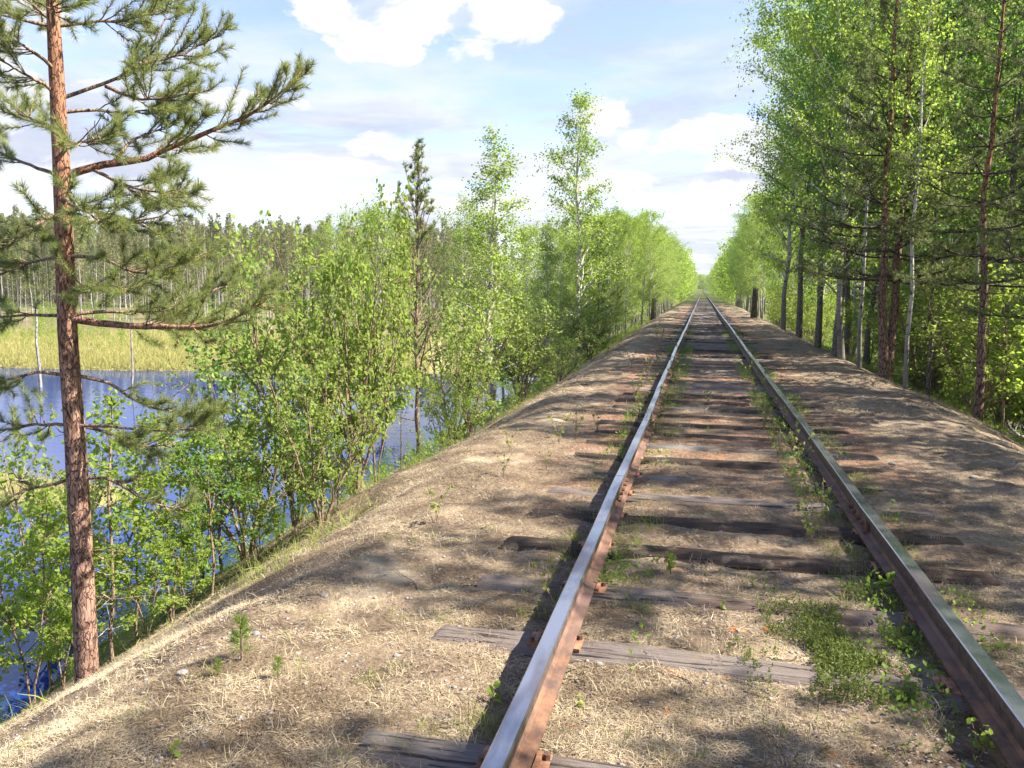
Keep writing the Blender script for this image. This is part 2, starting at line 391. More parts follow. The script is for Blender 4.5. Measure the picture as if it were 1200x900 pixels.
def sleeper_mat():
    m,t,b=mat('sleeper_timber');o=t.new('ShaderNodeTexCoord').outputs['Object'];oi=t.new('ShaderNodeObjectInfo').outputs['Random']
    ofs=t.vm('ADD',o,t.vm('SCALE',(13.,7.,3.),scale=oi))
    g=t.noise(t.scale(ofs,1.2,22,22),2.2,6,.65,.4);g2=t.noise(t.scale(ofs,.6,60,60),3,3,.7);p=t.noise(ofs,1.6,4,.6)
    crack=t.ss(g,.47,.38)
    dark=t.mix(g2,(.03,.022,.018),(.085,.06,.045));grey=t.mix(g2,(.10,.09,.08),(.30,.275,.25));red=t.mix(g2,(.085,.042,.03),(.19,.10,.07))
    tone=t.m('FRACT',t.m('MULTIPLY',oi,7.13))
    col=t.mix(t.ss(t.m('ADD',t.m('MULTIPLY',p,.7),t.m('MULTIPLY',oi,.5)),.5,.72),dark,grey)
    col=t.mix(t.m('MULTIPLY',t.ss(t.m('ADD',t.m('MULTIPLY',p,-.5),tone),.35,.7),.38),col,red)
    col=t.mix(t.m('MULTIPLY',crack,.85),col,(.012,.009,.008))
    dirt=t.ss(t.noise(ofs,5.5,5,.7),.56,.66);col=t.mix(t.m('MULTIPLY',dirt,.7),col,(.20,.155,.11))
    t.put(b.inputs['Base Color'],col);b.inputs['Roughness'].default_value=.85;b.inputs['Specular IOR Level'].default_value=.2
    t.put(b.inputs['Normal'],t.bump(t.m('ADD',g,t.m('MULTIPLY',g2,.4)),1.0,.02));return m
M_sleeper=sleeper_mat()
def steel_mat(name,polish):
    m,t,b=mat(name);o=t.new('ShaderNodeTexCoord').outputs['Object']
    if polish:
        st=t.noise(t.scale(o,90,1.2,1),1,4,.6);pt=t.noise(t.scale(o,6,1.1,1),1.3,4,.6)
        col=t.mix(t.ss(pt,.42,.68),(.46,.47,.52),(.26,.22,.24))
        b.inputs['Metallic'].default_value=.9;t.put(b.inputs['Base Color'],col)
        t.put(b.inputs['Roughness'],t.m('ADD',t.m('MULTIPLY',st,.14),t.m('MULTIPLY',pt,.42)))
        t.put(b.inputs['Normal'],t.bump(st,.06,.002))
    else:
        n=t.noise(t.scale(o,1,.6,1),14,6,.7);p=t.noise(t.scale(o,1,.35,1),2.5,4,.6)
        col=t.mix(t.ss(n,.32,.68),(.07,.042,.032),(.22,.11,.06));col=t.mix(t.ss(p,.45,.65),col,t.mix(n,(.10,.06,.05),(.22,.13,.10)))
        t.put(b.inputs['Base Color'],col);b.inputs['Roughness'].default_value=.75;b.inputs['Metallic'].default_value=.1
        t.put(b.inputs['Normal'],t.bump(n,.5,.004))
    return m
M_steel=steel_mat('polished_rail_steel',1);M_rust=steel_mat('rusty_rail_steel',0)
M_shadedrust=None
def plain(name,c1,c2,scale=20,rough=.8,bumps=.5):
    m,t,b=mat(name);o=t.new('ShaderNodeTexCoord').outputs['Object'];n=t.noise(o,scale,5,.65)
    t.put(b.inputs['Base Color'],t.mix(t.ss(n,.3,.7),c1,c2));b.inputs['Roughness'].default_value=rough
    t.put(b.inputs['Normal'],t.bump(n,bumps,.01));return m
M_orange=plain('orange_rusted_iron',(.16,.065,.035),(.38,.19,.10),30)
M_shadedrust=plain('shade_brown_rail_web',(.045,.030,.026),(.13,.085,.07),18,.6,.4)  # brown rust, darkened to paint in the shadow the rail head throws
M_stone=plain('granite_stone',(.13,.12,.115),(.36,.34,.32),35)

# ------------------------------------------------------------------ ground & water
def axis(segs):
    out=[]
    for a,b,s0,s1 in segs:
        p=a;s=s0
        while p<b-1e-6:
            out.append(p);f=(p-a)/(b-a);p+=s0*(s1/s0)**f
    out.append(segs[-1][1]);return np.array(out)
xs=axis([(-700,-120,60,20),(-120,-30,16,2.),(-30,-8,1.6,.25),(-8,-3.8,.2,.05),(-3.8,-1,.04,.028),(-1,1,.025,.025),(1,3.8,.028,.05),(3.8,9,.06,.4),(9,40,.5,4),(40,700,5,60)])
ys=axis([(-120,-8,20,1.5),(-8,1.2,1,.06),(1.2,9,.026,.05),(9,30,.05,.22),(30,120,.25,2.),(120,700,2.5,30)])
XX,YY=np.meshgrid(xs,ys);Zg=gz(XX.ravel(),YY.ravel())
V=np.stack([XX.ravel(),YY.ravel(),Zg],1);nx,ny=len(xs),len(ys)
i=(np.arange(ny-1)[:,None]*nx+np.arange(nx-1)[None,:]).ravel()
go=mesh_obj('ground',[(V,np.stack([i,i+1,i+nx+1,i+nx],1),0,True,None)],M_ground,attr=False);tag(go,kind='structure')
print('ground',nx*ny)
wv=np.array([(-160,-60,WATER),(-4.5,-60,WATER),(-4.5,75,WATER),(-160,75,WATER)])
tag(mesh_obj('lake_water',[(wv,[[0,1,2,3]],0,False,None)],M_water,attr=False),kind='structure')

# ------------------------------------------------------------------ rails
def rail_mesh(y0,y1):
    prof=[(-.0335,.140),(-.029,.1445),(.029,.1445),(.0335,.140),(.033,.108),(.0085,.098),(.0075,.035),(.020,.022),(.0625,.012),(.0625,0),(-.0625,0),(-.0625,.012),(-.020,.022),(-.0075,.035),(-.0085,.098),(-.033,.108)]
    n=len(prof);yy=np.concatenate([np.arange(y0,min(y1,30),.4),np.arange(max(30,y0),y1,8) if y1>30 else [],[y1]])
    V=[];
    for y in yy:
        dx=.005*math.sin(y*.9+y0)+.010*math.sin(y*.23)+.002*math.sin(y*3.1)
        for a,b in prof: V.append((a+dx,y-y0,b))
    Fm=[];Fr=[];Ff=[]
    for k in range(len(yy)-1):
        for j in range(n):
            f=[k*n+j,k*n+(j+1)%n,(k+1)*n+(j+1)%n,(k+1)*n+j]
            (Fm if j in(0,1,2) else Ff if j in(6,7,8,9,10,11,12) else Fr).append(f[::-1])
    V=np.array(V);caps=[(V[:n],[list(range(n))],1,False,None),(V[-n:],[list(range(n))[::-1]],1,False,None)]
    return [(V,Fm,0,False,None),(V,Fr,1,False,None),(V,Ff,2,False,None)]+caps
def box(cx,cy,cz,sx,sy,sz,bev=0):
    v=np.array([(x,y,z) for x in(-1,1) for y in(-1,1) for z in(-1,1)])*.5*np.array([sx,sy,sz])+np.array([cx,cy,cz])
    return v,[[0,1,3,2],[4,6,7,5],[0,4,5,1],[2,3,7,6],[0,2,6,4],[1,5,7,3]]
def boxes(lst,m=0):
    V=[];Fc=[];o=0
    for b in lst:
        v,f=box(*b);V.append(v);Fc+= [[k+o for k in q] for q in f];o+=8
    return (np.concatenate(V),Fc,m,False,None)
RX=.797;RZ=.018;JY=5.93
for side,sn in ((-1,'left'),(1,'right')):
    jy=JY+(.0 if side<0 else -.35)
    for (a,b,w_) in ((-7,jy-.004,'near'),(jy+.004,420,'far')):
        root=empty('railway_rail',(side*RX,a,RZ))
        tag(root,{'leftnear':'near length of the left rail with pale shining top and orange rusted foot',
                  'leftfar':'long far length of the left rail running from the joint to the horizon',
                  'rightnear':'near length of the right rail with dark worn top and brown side',
                  'rightfar':'long far length of the right rail running from the joint into the distance'}[sn+w_],'rail','rails of the railway line')
        mesh_obj('rail_bar',rail_mesh(a,b),[M_steel,M_shadedrust,M_rust],root,attr=False)
        if w_=='near':
            yj=jy-a
            for s2 in(-1,1):
                fp=mesh_obj('fishplate',[boxes([(s2*.0165,yj,.066,.016,.56,.062),(s2*.026,yj,.028,.03,.56,.012)])],M_rust,root,attr=False)
                for k in(-.2,-.08,.08,.2):
                    v,f=tube([(s2*.024,yj+k,.066),(s2*.048,yj+k,.066)],[.017,.015],6)
                    mesh_obj('bolt',[(v,f,0,False,None),(v[-6:],[[0,1,2,3,4,5]],0,False,None)],M_rust,fp,attr=False)

# ------------------------------------------------------------------ sleepers
def sleeper_mesh(seed,L=2.72,W=.21,T=.15,nx_=60,ny_=12):
    rng=np.random.default_rng(seed)
    us=np.linspace(-L/2,L/2,nx_);vs_=np.linspace(-W/2,W/2,ny_);U,Vv=np.meshgrid(us,vs_)
    edge=np.minimum(1,(W/2-np.abs(Vv))/.02);e2=np.minimum(1,(L/2-np.abs(U))/.03)
    edge=np.minimum(1,(W/2-np.abs(Vv))/.05);z=-.030*(1-np.minimum(edge,e2))**2+.010*fbm(U*3+seed,Vv*30,seed,3)+.012*fbm(U*1.2+seed*3,Vv*6,seed+9,2)
    crk=-.012*np.maximum(0,1-np.abs(Vv-.03*np.sin(U*1.7+seed)-.02*rng.uniform(-1,1))/.006)*(vn(U*1.5+seed,U*0,seed)>-.1)
    z=z+crk
    wob=.008*fbm(U*2.5,U*0+seed,seed+4,2)
    top=np.stack([U,Vv*(1+.05*vn(U*2,U*0+3,seed))+wob,z],-1).reshape(-1,3)
    i=(np.arange(ny_-1)[:,None]*nx_+np.arange(nx_-1)[None,:]).ravel()
    parts=[(top,np.stack([i,i+1,i+nx_+1,i+nx_],1),0,True,None)]
    ring=[k for k in range(nx_)]+[nx_*(k+1)-1 for k in range(1,ny_)]+[nx_*ny_-1-k for k in range(1,nx_)]+[nx_*(ny_-1-k) for k in range(1,ny_-1)]
    a=top[ring];b=a.copy();b[:,2]=-T;n=len(ring);j=np.arange(n)
    parts.append((np.concatenate([a,b]),np.stack([j,j+n,(j+1)%n+n,(j+1)%n],1),0,False,None))
    return parts
sm_meshes=[mesh_obj('timber',sleeper_mesh(s),M_sleeper,link=False,attr=False).data for s in range(8)]
sf_meshes=[mesh_obj('timber_far',sleeper_mesh(s+20,nx_=14,ny_=4),M_sleeper,link=False,attr=False).data for s in range(3)]
pl=boxes([(0,0,.006,.225,.13,.012),(-.075,0,.018,.018,.11,.016),(.075,0,.018,.018,.11,.016)])
plate_me=mesh_obj('tie_plate',[pl],M_orange,link=False,attr=False).data
sv,sf=tube([(0,0,0),(0,0,.022)],[.013,.012],6)
spike_me=mesh_obj('spike',[(sv,sf,0,False,None),(sv[-6:],[[0,1,2,3,4,5]],0,False,None)],M_rust,link=False,attr=False).data
rng=np.random.default_rng(4)
SLY=[1.75,2.41,3.33,4.0,4.70,5.36,5.99,6.6]
while SLY[-1]<125: SLY.append(SLY[-1]+.655+rng.uniform(-.03,.03))
look={0:'dark cracked sleeper partly covered at the bottom edge of the photo',1:'dark sleeper whose left end shows beside the left rail at the photo bottom',
 2:'grey brown sleeper beside the green crowberry patch',3:'weathered grey sleeper just beyond the crowberry patch',4:'dark brown split sleeper beside the tall birch seedling',5:'reddish brown sleeper just before the rail joint',
 6:'reddish sleeper lying under the rail joint',7:'brown sleeper just beyond the rail joint'}
SZ=.011
for k,y in enumerate(SLY):
    dz=rng.uniform(-.002,.012)+(.012 if y>7 else 0)
    if k<8: dz=(-.012,.002,-.006,.002,.008,.012,.008,.002)[k]
    if y<26:
        r=empty('railway_sleeper',(rng.uniform(-.02,.02),y,SZ+dz),rng.uniform(-.02,.02))
        o=bpy.data.objects.new('timber',sm_meshes[k%8]);COL.objects.link(o);o.parent=r
        for s_ in(-1,1):
            p=bpy.data.objects.new('tie_plate',plate_me);COL.objects.link(p);p.parent=r;p.location=(s_*RX,0,RZ-.013-SZ-dz)
            for q,(sx_,sy_) in enumerate(((-.098,-.03),(.098,.035))):
                sp_=bpy.data.objects.new('spike',spike_me);COL.objects.link(sp_);sp_.parent=p;sp_.location=(sx_,sy_,.008)
    else:
        r=bpy.data.objects.new('railway_sleeper',sf_meshes[k%3]);COL.objects.link(r);r.location=(0,y,SZ+dz)
    if k in look: lb=look[k]
    elif y<26: lb='worn brown wooden sleeper half buried in litter between the rails'
    else: lb='distant wooden sleeper sunk flush with the track bed'
    tag(r,lb,'sleeper','wooden sleepers under the rails')

# ------------------------------------------------------------------ tree builders
def leafy(seed,H,cb,R,prof,nl,nleaf,lsize,tr,bark_,leafm,droop=.15,elev=50,hang=.4,fold=False,spread=.07,nsub=6,lean=(0,0),taper=1,stems=1,ratio=.75,sublen=.4):
    rng=np.random.default_rng(seed);W=Wood();A=[]
    for st in range(stems):
        n=9;t=np.linspace(0,1,n)
        if stems>1:
            aa=st*2.4+rng.uniform(-.4,.4);ln=np.array([math.cos(aa),math.sin(aa)])*R*rng.uniform(.25,.8);Hs=H*rng.uniform(.7,1)
        else: ln=np.array([0.,0.]);Hs=H
        w1=np.cumsum(rng.normal(size=(n,2))*H*.006,0);w1-=w1[0]
        path=np.stack([lean[0]*t**1.5+ln[0]*t+w1[:,0],lean[1]*t**1.5+ln[1]*t+w1[:,1],Hs*t-.25*(t==0)],1)
        rr=tr*(1-t)**.8*(1 if stems==1 else .6)+.004;rr[0]*=1.25
        W.add(path,rr,8 if stems==1 else 6)
        m=nl//stems
        for i in range(m):
            u=cb+(1-cb)*((i+rng.uniform(0,.8))/m)*.98
            p0=np.array([np.interp(u,t,path[:,k]) for k in range(3)])
            q=(u-cb)/(1-cb);Lr=R*prof(q)*rng.uniform(.7,1.15)*(1 if stems==1 else .55)
            az=i*2.399+rng.uniform(-.5,.5)+st;e=R_(elev)+q*.35+rng.uniform(-.15,.15)
            d=np.array([math.cos(az)*math.cos(e),math.sin(az)*math.cos(e),math.sin(e)])
            L=Lr/max(math.cos(e),.35)
            ns=5;s=np.linspace(0,1,ns);path2=p0+d*L*s[:,None]+np.array([0,0,-1])*droop*L*(s**2)[:,None]+np.cumsum(rng.normal(size=(ns,3))*L*.025,0)
            rb=max(.004,tr*(1-u)**.9*.45+.003);W.add(path2,rb*(1-s*.8),4)
            for k in range(nsub):
                g=rng.uniform(.25,1);q0=np.array([np.interp(g,s,path2[:,c]) for c in range(3)])
                dd=unit(d+rng.normal(size=3)*.75+np.array([0,0,.15-droop]));L2=L*sublen*rng.uniform(.5,1.2)*(1.15-g*.5)
                s3=np.linspace(0,1,3);p3=q0+dd*L2*s3[:,None]+np.array([0,0,-1])*droop*1.3*L2*(s3**2)[:,None]
                W.add(p3,rb*.35*(1-s3*.7)+.0012,3)
                A.append((p3[0],p3[1],p3[2],L2))
            A.append((path2[2],path2[3],path2[4],L*.5))
    P0=np.array([a[0] for a in A]);P1=np.array([a[1] for a in A]);P2=np.array([a[2] for a in A]);LL=np.array([a[3] for a in A])
    pr=LL/LL.sum();idx=rng.choice(len(A),nleaf,p=pr);s=rng.uniform(0.05,1.08,nleaf)[:,None]
    C=np.where(s<.5,P0[idx]+(P1-P0)[idx]*s*2,P1[idx]+(P2-P1)[idx]*(s-.5)*2)+rng.normal(size=(nleaf,3))*spread
    return W,leaves(rng,C,lsize,hang,fold,ratio)
def make_leafy(name,label,cat,group,bark_,leafm,link=True,**k):
    W,Lf=leafy(bark_=bark_,leafm=leafm,**k)
    r=empty(name,link=link)
    a=mesh_obj('trunk',[W.part()],bark_,r,attr=False,link=link);b=mesh_obj('crown',[Lf],leafm,r,link=link)
    tag(r,label,cat,group);return r
cone=lambda q:(1-q)**.8*.95+.08
egg=lambda q:math.sin(math.pi*min(1,(q*.85+.12)))**.7
col_=lambda q:.35+.65*math.sin(math.pi*(q*.75+.2))

def pine(seed,H,cb,R,tr,nw,shoots,per,nl_,nw_,fork=False,flat=.15,dead=6,prof=None,leader=False):
    rng=np.random.default_rng(seed);W=Wood();WL=Wood();A=[];D=[]
    stems=[(np.zeros(2),1.)]
    if fork: stems=[(np.array([-.14,0]),1.),(np.array([.16,.1]),.96)]
    for off,hs in stems:
        n=12;t=np.linspace(0,1,n);w1=np.cumsum(rng.normal(size=(n,2))*H*.004,0);w1-=w1[0]
        sp_=np.minimum(1,t*6)[:,None] if fork else np.ones((n,1))
        path=np.concatenate([off*sp_+off*t[:,None]*1.2+w1,(H*hs*t-.3*(t==0))[:,None]],1)
        rr=tr*(1-t*.92)**.9;rr[0]*=1.3;W.add(path,rr,10)
        def pt(u): return np.array([np.interp(u,t,path[:,k]) for k in range(3)])
        for i in range(dead):
            u=rng.uniform(.12,cb);az=rng.uniform(0,6.28);L=R*rng.uniform(.2,.6)
            d=np.array([math.cos(az),math.sin(az),rng.uniform(-.1,.25)]);s=np.linspace(0,1,4)
            WL.add(pt(u)+d*L*s[:,None]+rng.normal(size=(4,3))*L*.03,.010*(1-s*.7),4)
        for wv_ in range(nw):
            q=(wv_+.3)/nw;u=cb+(1-cb)*q*.985
            Rr=R*(prof(q) if prof else (1-q)**.6*.9+.1)
            nb=rng.integers(3,6);a0=rng.uniform(0,6.28)
            for b in range(nb):
                if leader and b==0:
                    for h_ in np.linspace(0,(1-cb)/nw,9): A.append(pt(min(1,u+h_)));D.append(np.array([0,0,1.]))
                az=a0+b*6.283/nb+rng.uniform(-.3,.3);e=flat+q*.7+rng.uniform(-.12,.15);L=Rr*rng.uniform(.65,1.1)
                d=np.array([math.cos(az)*math.cos(e),math.sin(az)*math.cos(e),math.sin(e)])
                s=np.linspace(0,1,6);pth=pt(u)+d*L*s[:,None]+np.array([0,0,1])*(.12*L*s**2-.06*L*np.sin(s*3))[:,None]+np.cumsum(rng.normal(size=(6,3))*L*.015,0)
                rb=max(.006,tr*.28*(1-q)+.006);WL.add(pth,rb*(1-s*.8),5)
                side=unit(np.cross(d,[0,0,1]))
                ns=max(3,int(L*5.5))
                for k in range(ns):
                    g=rng.uniform(.3,1);p0=np.array([np.interp(g,s,pth[:,c]) for c in range(3)])
                    dd=unit(d*.8+side*(1 if k%2 else -1)*rng.uniform(.5,1.1)+np.array([0,0,rng.uniform(-.05,.4)]));L2=L*.38*(1.2-g*.7)*rng.uniform(.6,1.2)
                    s3=np.linspace(0,1,3);p3=p0+dd*L2*s3[:,None]+np.array([0,0,.08])*L2*(s3**2)[:,None]
                    WL.add(p3,rb*.3*(1-s3*.6)+.0015,3)
                    m=shoots
                    for z_ in range(m):
                        h=rng.uniform(.35,1.05);A.append(p0+dd*L2*h+rng.normal(size=3)*L2*.13);D.append(unit(dd+rng.normal(size=3)*.45+np.array([0,0,.3])))
                A.append(pth[-1]);D.append(unit(pth[-1]-pth[-2]))
    return W,WL,needles(rng,np.array(A),np.array(D),per,nl_,nw_)
def make_pine(name,label,cat,group,barkm,leafm,link=True,**k):
    W,WL,N=pine(**k);r=empty(name,link=link)
    mesh_obj('trunk',[W.part(0),WL.part(1)],[barkm,M_deadbrown if barkm is M_barkpine else M_twig],r,attr=False,link=link);mesh_obj('crown',[N],leafm,r,link=link)
    tag(r,label,cat,group);return r
def spruce(seed,H,R,tr,nb,per,nlv,nwv):
    rng=np.random.default_rng(seed);W=Wood();t=np.linspace(0,1,6)
    W.add(np.stack([t*0,t*0,H*t-.2*(t==0)],1),tr*(1-t*.95),6);A=[];D=[]
    for i in range(nb):
        q=(i+rng.uniform(0,1))/nb;z=H*(.06+.93*q);L=R*(1-q)**.85*rng.uniform(.7,1.15)+.05;az=i*2.4+rng.uniform(-.3,.3)
        d=np.array([math.cos(az),math.sin(az),-.15+q*.6]);s=np.linspace(0,1,4)
        pth=np.array([0,0,z])+d*L*s[:,None]+np.array([0,0,1])*(.18*L*s**2-.12*L*s)[:,None]
        W.add(pth,max(.004,.012*(1-q))*(1-s*.8),3)
        side=unit(np.cross(d,[0,0,1]))
        for k in range(max(3,int(L*9))):
            g=rng.uniform(.15,1);p0=np.array([np.interp(g,s,pth[:,c]) for c in range(3)])
            dd=unit(d*.8+side*rng.choice([-1,1])*.9+np.array([0,0,-.15]));h=rng.uniform(0,.35*L*(1.2-g))
            A.append(p0+dd*h);D.append(dd)
    return W,needles(rng,np.array(A),np.array(D),per,nlv,nwv,.8)
def make_spruce(name,label,cat,group,leafm,link=True,**k):
    W,N=spruce(**k);r=empty(name,link=link)
    mesh_obj('trunk',[W.part()],M_barkgrey,r,attr=False,link=link);mesh_obj('crown',[N],leafm,r,link=link);tag(r,label,cat,group);return r

def place(proto,x,y,s=1,rz=0,label=None,group=None,z=None,cat=None):
    c=copy_tree(proto);c.location=(x,y,(g1(x,y) if z is None else z)-.03);c.rotation_euler=(0,0,rz)
    c.scale=(s,s,s) if np.isscalar(s) else s
    if label: c['label']=label
    if group is not None:
        if group: c['group']=group
        elif 'group' in c: del c['group']
    if cat: c['category']=cat
    return c
PX=lambda px,d:(CC+ray(px,450)*d)[:2]      # ground position seen in column px at depth d
#__PART2__
FH=np.array([CF[0],CF[1],0]);FH/=np.linalg.norm(FH)
def at_h(px,py,D):
    d=ray(px,py);return CC+d*(D/float(d@FH))
def base_of(px,D,py=430): p=at_h(px,py,D);return float(p[0]),float(p[1])
def place_top(proto,H,px,top,D,label,group=None,rz=0,wide=1,cat=None,pymid=None):
    x,y=base_of(px,D,pymid if pymid else (top+470)/2);zt=at_h(px,top,D)[2];zg=g1(x,y)
    s=(zt-zg)/H
    return place(proto,x,y,(s*wide,s*wide,s),rz,label,group,cat=cat)

# ---------------------------------------------------------------- the big pine on the left bank
def hero():
    rng=np.random.default_rng(11);D=5.2
    tp=[(60,-260),(61,-130),(62,0),(67,100),(72,200),(76,300),(80,400),(87,500),(93,600),(98,700),(101,790)]
    bx,by=base_of(101,D,790);zb=g1(bx,by)-.15
    root=empty('pine_tree',(bx,by,zb));O=np.array([bx,by,zb])
    tag(root,'large Scots pine with orange brown bark standing at the left bank edge','tree')
    T=[at_h(px,py,D)-O for px,py in tp][::-1];T=[np.array([0.,0,-.1])]+[p for p in T if p[2]>.25]
    P=spline(T,70);zt=P[:,2]/P[-1,2]
    r=.074-.034*zt-.022*zt**3+.008*np.exp(-zt*30)
    # knobbly outline at the whorls
    v,f=tube(P,r,20)
    ang=np.arctan2(v[:,1]-np.repeat(P[:,1],20),v[:,0]-np.repeat(P[:,0],20))
    k=1+.05*vn(v[:,2]*7,ang*2,3)+.05*vn(v[:,2]*22,ang*4,4)+.03*vn(v[:,2]*50,ang*8,6)
    c=np.repeat(P,20,0);v=c+(v-c)*k[:,None]
    mesh_obj('trunk',[(v,f,0,True,None)],M_barkhero,root,attr=False)
    def trunk_at(z): return np.array([np.interp(z,P[:,2],P[:,k]) for k in range(3)])
    B=[ # pixel polyline, depth change at tip, vigour
     ([(84,117),(125,97),(160,78),(180,52),(195,20),(205,-10)],.5,1),([(165,76),(190,70),(218,62),(250,45)],.2,1,'s'),
     ([(125,100),(160,114),(190,116),(226,113)],-.3,1,'s'),([(90,132),(125,131),(160,131),(215,126)],.35,1),
     ([(82,208),(110,195),(165,186),(200,172),(262,148),(300,128),(340,95),(352,80)],.25,1),
     ([(110,198),(145,214),(185,226),(215,222)],-.4,1,'s'),([(130,193),(150,170),(175,158),(200,150)],.4,1,'s'),
     ([(72,30),(110,25),(150,22),(200,8)],.2,1),([(58,34),(30,25),(0,20),(-40,14)],-.2,1),([(60,28),(40,10),(15,-8)],.3,1),([(63,30),(62,5),(60,-20)],-.5,.8),
     ([(78,246),(110,250),(160,262),(195,252),(207,238)],.2,1),([(80,300),(120,304),(160,318),(200,308),(228,297)],-.25,1),
     ([(76,372),(140,380),(215,384),(260,376),(310,352)],-.2,1),([(88,372),(130,366),(200,364),(232,350),(270,332)],.45,1),
     ([(88,440),(130,450),(160,470),(205,482),(262,478)],.15,.9),([(92,497),(140,499),(200,505),(232,500)],-.3,.8),
     ([(95,560),(130,563),(180,590),(232,602)],.1,.35),([(92,497),(130,505),(175,520),(215,512)],.4,.6),
     ([(72,112),(45,96),(20,84),(-20,60)],-.3,1),([(73,206),(40,196),(5,180),(-40,160)],.2,1),([(74,248),(40,262),(0,290)],-.45,1),
     ([(76,300),(40,304),(0,318)],.3,1),([(78,372),(40,371),(0,374),(-30,380)],.1,1),([(80,440),(40,437),(0,452),(-30,470)],-.2,.9),
     ([(86,497),(40,500),(-10,512)],.2,.8),([(90,560),(45,572),(0,592)],-.1,.4),([(70,150),(40,140),(10,130)],.5,1),([(66,80),(40,62),(10,45),(-20,40)],-.5,1),
     ([(72,180),(90,168),(120,160)],-.6,.7),([(75,232),(90,240),(115,250)],-.7,.8),([(76,340),(110,335),(150,345)],-.5,.8)]
    for bi,b in enumerate(B):
        pts,dd,vig=b[:3];n=len(pts)
        Q=[at_h(px,py,D+dd*(k/(n-1))*(1 if len(b)<4 else 1)+(0.05 if len(b)>3 else 0))-O for k,(px,py) in enumerate(pts)]
        Q=np.array(Q);
        if len(b)<4: Q[0]=trunk_at(Q[0][2])
        W=Wood();A=[];Dd=[];S=spline(Q,14);S+=np.cumsum(rng.normal(size=S.shape)*.004,0)
        L=np.linalg.norm(np.diff(S,axis=0),axis=1).sum();s=np.linspace(0,1,14)
        main=L>1.2
        rb=(.026 if main else .013)*(1-s*.82);W.add(S,rb,8)
        nt_=int((17 if main else 18)*L)+5
        side=None
        for k in range(nt_):
            g=rng.uniform(.28,1);p0=np.array([np.interp(g,s,S[:,c]) for c in range(3)])
            j=min(12,int(g*13));d=unit(S[j+1]-S[j]);sd=unit(np.cross(d,[0,0,1]))
            dr=unit(d*.75+sd*rng.choice([-1,1])*rng.uniform(.3,1.)+np.array([0,0,rng.uniform(-.75,.6)]))
            L2=rng.uniform(.12,.34)*(1.25-g*.85)*(1.2 if main else 1)
            s3=np.linspace(0,1,6);p3=p0+dr*L2*s3[:,None]+np.array([0,0,.22])*L2*(s3**2)[:,None]+rng.normal(size=(6,3))*.003
            W.add(p3,.0045*(1-s3*.5),5)
            if rng.uniform()<(1-vig)*.9: continue
            for h in np.linspace(.35,1,max(4,int(L2*38))): 
                A.append(np.array([np.interp(h,s3,p3[:,c]) for c in range(3)]));Dd.append(unit(p3[-1]-p3[-2]))
            # fresh shoots in a fan at the tip
            for q in range(rng.integers(1,4)):
                d4=unit(dr+rng.normal(size=3)*.45+np.array([0,0,.5]));L4=rng.uniform(.05,.10)
                W.add(np.stack([p3[-1],p3[-1]+d4*L4]),[.003,.002],4)
                for h in (.2,.5,.8,1.): A.append(p3[-1]+d4*L4*h);Dd.append(d4)
        bo=mesh_obj('branch',[W.part()],M_twig if not main else M_barkhero,root,attr=False)
        if A: mesh_obj('needles',[needles(rng,np.array(A),np.array(Dd),20,.058,.0030,.8)],M_pine,bo)
    # bare dead twigs low on the stem
    for k in range(12):
        z=rng.uniform(.35,1.9);p=trunk_at(z);a=rng.uniform(0,6.28);L=rng.uniform(.15,.7);s=np.linspace(0,1,6)
        d=np.array([math.cos(a),math.sin(a),rng.uniform(-.5,.3)]);W=Wood();S=p+d*L*s[:,None]+np.cumsum(rng.normal(size=(6,3))*.02,0)*(s>0)[:,None];W.add(S,.0042*(1-s*.7),5)
        for q in range(3):
            e=S[rng.integers(1,5)];W.add(np.stack([e,e+unit(d+rng.normal(size=3)*.7)*L*.35]),[.002,.001],4)
        mesh_obj('dead_branch',[W.part()],M_dead if k%3==0 else M_twig,root,attr=False)
hero()

# ---------------------------------------------------------------- prototypes
P={}
def proto(key,fn,**k): P[key]=fn(link=False,**k);return P[key]
UP=unit
proto('clump',make_leafy,name='willow_shrub',label='x',cat='shrub',group=None,bark_=M_twig,leafm=M_willow,seed=3,H=3.2,cb=.16,R=1.9,prof=lambda q:.9-.55*q,nl=60,nleaf=4200,lsize=.072,tr=.045,fold=True,stems=9,elev=48,hang=.2,spread=.05,nsub=7,sublen=.42)
proto('clump2',make_leafy,name='willow_shrub',label='x',cat='shrub',group=None,bark_=M_twig,leafm=M_willow,seed=8,H=3.0,cb=.12,R=1.5,prof=lambda q:.95-.6*q,nl=38,nleaf=2300,lsize=.07,tr=.035,fold=True,stems=5,elev=50,hang=.2,spread=.05,nsub=6)
proto('sap1',make_leafy,name='birch_sapling',label='x',cat='sapling',group=None,bark_=M_twig,leafm=M_birch,seed=21,H=3.0,cb=.18,R=.75,prof=cone,nl=26,nleaf=1500,lsize=.055,tr=.016,fold=True,stems=2,elev=42,hang=.4,spread=.04,nsub=5)
proto('sap2',make_leafy,name='birch_sapling',label='x',cat='sapling',group=None,bark_=M_twig,leafm=M_birch,seed=22,H=3.0,cb=.2,R=.6,prof=cone,nl=20,nleaf=1100,lsize=.055,tr=.014,fold=True,elev=35,hang=.4,spread=.04,nsub=5)
proto('sap3',make_leafy,name='aspen_sapling',label='x',cat='sapling',group=None,bark_=M_twig,leafm=M_dark,seed=23,H=3.0,cb=.2,R=.7,prof=egg,nl=24,nleaf=1300,lsize=.06,tr=.018,fold=True,elev=40,hang=.5,spread=.05,nsub=5)
BH=10.
